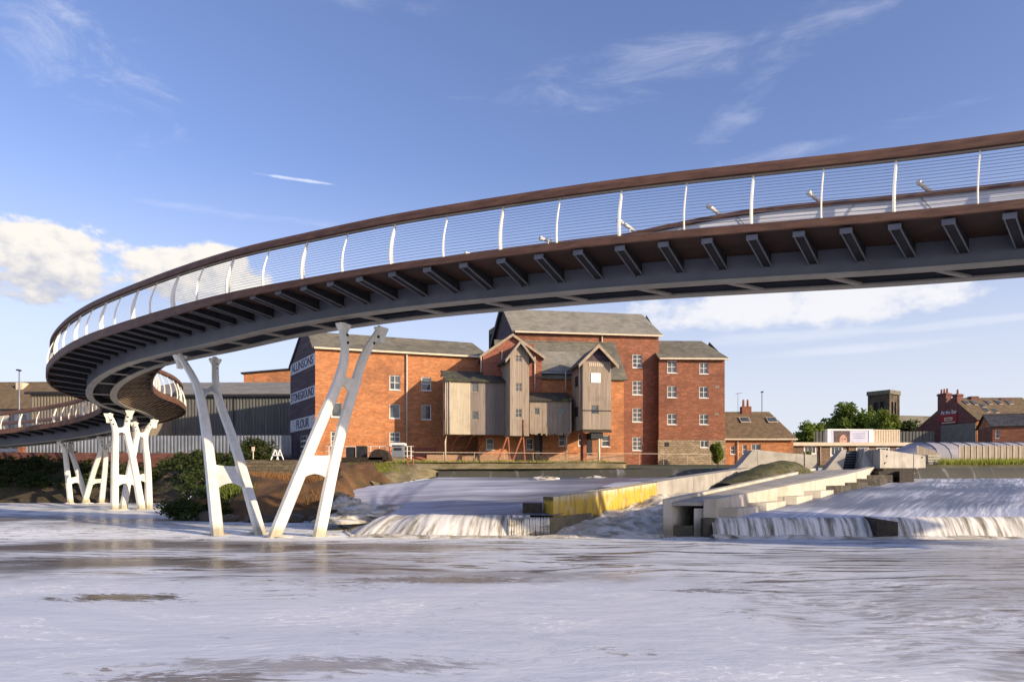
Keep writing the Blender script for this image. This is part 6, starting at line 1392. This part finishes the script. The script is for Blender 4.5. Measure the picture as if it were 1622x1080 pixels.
for L0 in (2.0, 4.6): # windows in the sunlit return wall
    Fs = Fac(A1.x, A1.y, math.degrees(math.atan2(FPs.d.y, FPs.d.x))); mb = MB(); mb.boxf(Fs, L0, L0 + 1.3, -.12, -.06, 4.6, 6.6); wq = mb.build('window', M['white'], pb); mb = MB(); mb.boxf(Fs, L0 + .15, L0 + 1.15, -.14, -.122, 4.75, 6.45); mb.build('pane', M['glass'], wq)
# annexe with dark slate roof
FE = Fac(P(1572, 0, 98).x, 98, -20); ue = 4.6; q = FE.pt; zE = EYE + (758 - 674) / F * 97; zEr = EYE + (758 - 656) / F * 99
ax = thing('brick_annexe', 'small red brick annexe with dark slate roof at the right edge', 'house', FE.pt(2, 2, BZ))
mb = MB(); hE = [hole(FE, 1577, 681, 1583, 694)]; wall_holes(mb, FE, 0, ue, BZ, zE, hE); mb.quad(q(0, 0, BZ), q(0, 0, zE), q(0, 7, zE), q(0, 7, BZ)); mb.build('wall', M['brick2'], ax)  # darker brick here: the shade on this wall is put into its colour
mb = MB(); mb.quad(q(ue, 0, BZ), q(ue, 7, BZ), q(ue, 7, zE), q(ue, 0, zE)); mb.poly([q(ue, 0, zE), q(ue, 7, zE), q(ue, 3.5, zEr)]); mb.poly([q(0, 0, zE), q(0, 3.5, zEr), q(0, 7, zE)]); mb.build('side_wall', M['brick'], ax)  # orange brick puts the sunlight on this side into its colour
window(FE, hE[0], ax, 1, 2)
mb = MB(); gable_roof(mb, FE, 0, ue, 0, 7, zE, zEr, .3); mb.build('roof', M['slatedark'], ax)
# polytunnel and board fence
FU = Fac(P(1455, 0, 74).x, 76, -2); q = FU.pt; uu0, uu1 = 0, FU.u(1760)
pt_ = thing('polytunnel', 'long low rounded polytunnel with milky grey sheeting behind the board fence', 'polytunnel', FU.pt(8, 0, BZ)); rows = []
zc_ = EYE + 59 / F * 78
for j in range(13):
    a = math.pi * j / 12; rows.append((-math.cos(a) * 4.5 + 4.5, BZ + (zc_ - BZ) * (math.sin(a) ** .55)))
mb = MB(); mb.rings([[q(u, v, BZ + (z - BZ) * (.55 + .45 * min(1, u / 3.4))) for v, z in rows] for u in [0, .8, 1.7, 2.6, 3.4] + frange(uu0 + 5, uu1, 14)], True, True); mb.build('sheeting', M['plastic'], pt_)
for u in frange(uu0 + 3.4, uu1, 14): mb = MB(); mb.tube([q(u, v, z + .03) for v, z in rows], .04, 4); mb.build('hoop', M['steelfence'], pt_)
FO = Fac(P(1519, 0, 70).x, 70, 0); uo = FO.u(1700); bf = thing('board_fence', 'weathered upright board fence in front of the polytunnel', 'fence', FO.pt(5, 0, BZ)); n = 46; rng = random.Random(2)
mb = MB()
for k in range(n * 2): a = uo * k / (n * 2); mb.boxf(FO, a, a + uo / (n * 2) * .9, 0, .04, BZ, EYE + (758 - 706 + rng.uniform(-1, 1)) / F * 70)
mb.build('boards', M['fencewood'], bf)
for k in range(20): a = uo * k / 19; MB().boxf(FO, a, a + .09, -.05, -.005, BZ, EYE + 53 / F * 70).build('post', M['cream'], bf)
# timber stack by the abutment
t = thing('timber_pile', 'small stack of pale timber baulks on the bank right of the big concrete block', 'timber stack', P(1478, 736, 62))
for k in range(4): a, b = P(1470, 736 - k * 4.2, 62), P(1489, 732.8 - k * 4.2, 62); MB().box(a.x, b.x, 62, 63.5, a.z, b.z).build('baulk', M['concretelit'], t)
a, b = P(1452, 726, 66), P(1489, 705, 66); mb = MB(); n = 16
for k in range(n): x = a.x + (b.x - a.x) * k / n; mb.hexa([(x, 66, BZ), (x + (b.x - a.x) / n * .85, 66, BZ), (x + (b.x - a.x) / n * .85, 66.05, BZ), (x, 66.05, BZ), (x, 66, b.z - 0 - .8 * k / n), (x + (b.x - a.x) / n * .85, 66, b.z - .8 * k / n), (x + (b.x - a.x) / n * .85, 66.05, b.z - .8 * k / n), (x, 66.05, b.z - .8 * k / n)])
single(mb, 'picket_fence', M['fencewood'], 'short pale wooden fence sloping down behind the end of the large concrete block', 'fence')

# ================================================================== VEGETATION
tree('tree', 'large rounded dark green tree behind the advertising board', (P(1345, 0, 120).x, 120, EYE + 84 / F * 120), (4.6, 4.6, 3.6), BZ, 7000, .30, M['leaf3'], 1, extra=(((-4.6, -1, -1.6), (3.2, 3, 2.2), 3000), ((3.8, 1, -1.4), (3, 3, 2.3), 2200)))
tree('tree', 'small bright green tree between the brick house roof and the grey fence', (P(1276, 0, 110).x, 110, EYE + 72 / F * 110), (2.7, 2.6, 2.0), BZ, 3400, .26, M['leaf2'], 2)
tree('tree', 'yellow green tree in front of the church tower', (P(1400, 0, 112).x, 112, EYE + 88 / F * 112), (2.7, 2.5, 2.5), BZ, 4200, .26, M['leaf2'], 3)
tree('tree', 'narrow pointed conifer beside the left edge of the church tower', (P(1380, 0, 121).x, 121, EYE + 92 / F * 121), (1.0, 1.0, 2.9), BZ, 1800, .2, M['leaf3'], 4)
tree('tree', 'dark small tree at the foot of the church roof, left of the pub gable', (P(1436, 0, 130).x, 130, EYE + 78 / F * 130), (3.0, 2, 2.2), BZ, 2600, .28, M['leaf'], 5)
tree('bush', 'bright green bush against the stone base at the right corner of the mill', (P(1137, 0, 68).x, 68, EYE + 36 / F * 68), (.95, .8, 1.5), BZ, 2200, .13, M['leaf2'], 6, cat='bush', clumps=9)
tree('bush', 'dark bush in front of the grey warehouse beside the short marker post', (P(405, 0, 55).x, 55, EYE + 47 / F * 55), (2.0, 1.5, 1.5), 3.1, 3800, .12, M['leaf'], 7, cat='bush')
tree('bush', 'dark green bush at the water beside the left bridge leg', (P(283, 0, 31.5).x, 31.6, .45), (1.15, 1.2, .75), -.1, 5200, .07, M['leaf'], 8, cat='bush', extra=(((1.3, .9, -.05), (.9, .9, .55), 1800),))
tree('bush', 'low dark green bush on the mud right behind the left bridge leg', (P(336, 0, 36).x, 36.4, 1.15), (1.3, 1.5, .55), .4, 2600, .08, M['leaf'], 9, cat='bush')
tree('bush', 'tiny yellow green bush left of the slatted gate on the concrete', (P(1304, 0, 55).x, 57.8, 3.4), (.5, .5, .9), 2.6, 900, .12, M['leaf2'], 10, cat='bush', clumps=6)
# scrub covering the left bank, one mass
rng = random.Random(77); mb = MB()
def bankz(x, y):
    k = max(0, min(1, (y - 52.6) / 8)); return -.1 + 4.1 * k
for i in range(620):
    x = rng.uniform(-75, -20.5); y = rng.uniform(55.2, 60)
    if x > -26: y = rng.uniform(50, 57)
    if x > -23: y = rng.uniform(45, 53)
    z = max(.9, bankz(x, y)) if x < -26 else max(.8, min(3.4, (y - 44) * .42))
    r = rng.uniform(.5, 1.1)
    leaves(mb, (x, y, z + r * .25), (r * 1.2, r, r * .6), 95, .12, rng, 5)
mb.build('undergrowth', M['leaf'], label='dark green scrub covering the left riverbank behind the bridge legs', category='undergrowth', kind='stuff')
def grass(name, label, fpos, n, h, wd_, m, seed):
    rng = random.Random(seed); mb = MB()
    for _ in range(n):
        x, y, z = fpos(rng); hh = h * rng.uniform(.4, 1.15); a = rng.uniform(0, 3.14); dx, dy = math.cos(a) * wd_, math.sin(a) * wd_; lx, ly = rng.gauss(0, .25) * hh, rng.gauss(0, .25) * hh
        i = len(mb.v); mb.v += [Vector((x - dx, y - dy, z)), Vector((x + dx, y + dy, z)), Vector((x + lx, y + ly, z + hh))]; mb.f.append((i, i + 1, i + 2))
    return mb.build(name, m, label=label, category='grass', kind='stuff')
grass('grass', 'yellow green grass strip along the right bank below the board fence', lambda r: (r.uniform(P(1482, 0, 62).x, 70), r.uniform(60.8, 69), BZ - .02), 15000, .75, .05, M['grass'], 1)
grass('quay_grass', 'tufts of yellow grass on the stony bank in front of the mill', lambda r: (lambda x: (x, (51.0 if x > -9 else 51.8) + r.uniform(0, 5) + max(0, -(x + 9)) * .0, 3.1))(8 - 21 * r.random() ** .6 if r.random() < .55 else r.choice((-12, -9.5, -8, -6.5, -4, -1, 2.5, 6.8)) + r.gauss(0, .5)), 3600, .28, .035, M['grass'], 2)
def bankgrass(r):
    t_ = r.random(); x = -11.8 + 7 * t_; y = 46.4 + 3.6 * t_ + r.uniform(.2, 3.2) * (1 - .5 * t_); return (x, y, 1.7 + .9 * t_ * .6 + (y - 46.4 - 3.6 * t_) * .35)
grass('bank_grass', 'rough yellow grass on the bank below the sluice machinery', bankgrass, 6000, .4, .04, M['grass'], 3)
rng = random.Random(5)
def mudgrass(r):
    t_ = r.random(); return (-19 + 5 * t_ + r.uniform(-1, 1), 44 - 10 * t_ + r.uniform(0, 4), .9 + r.uniform(-.3, .5))
grass('mud_grass', 'thin green grass growing on the muddy bank behind the left bridge legs', mudgrass, 5000, .45, .03, M['leaf2'], 4)

def deadgrass(r):
    t_ = r.random(); k = r.random(); foot_ = Vector((-17 + 8.5 * t_, 37 - 7 * t_, 0)); top_ = Vector((-18 + 7 * t_, 46 - 7 * t_, 2.2 - .3 * t_)); p = foot_.lerp(top_, .15 + .85 * k); return (p.x + r.gauss(0, .3), p.y, p.z - .15 + .5 * math.sin(math.pi * k))
grass('dead_bracken', 'reddish brown dead stalks covering the muddy bank behind the near bridge legs', deadgrass, 9000, .42, .03, mat('dead_bracken', (.17, .075, .028), (.24, .13, .05), 2, .9, c3=(.08, .06, .02), f3=.6), 9)
for k, (x, y, s) in enumerate([(-12.6, 30.4, .35), (-11.2, 30.0, .5), (-9.6, 29.9, .4), (-8.6, 30.2, .3), (-14.0, 31.4, .45), (-10.4, 30.4, .28), (-15.2, 33.6, .4)]):
    mb = MB(); rows = []
    for j in range(7):
        a = -math.pi / 2 + math.pi * j / 6; row = []
        for i in range(10):
            b = i / 10 * 2 * math.pi; d = Vector((math.cos(b) * math.cos(a) * 1.3, math.sin(b) * math.cos(a), math.sin(a) * .7)) * s
            d *= 1 + .35 * noise.noise(d * 2 / s + Vector((k * 9, 0, 0))); row.append(Vector((x, y, .08)) + d)
        rows.append(row)
    mb.rings(rows); single(mb, 'rock', M['rock'], 'dark stone at the foot of the muddy bank behind the near bridge legs', 'rock', 'stones along the foot of the mud bank')
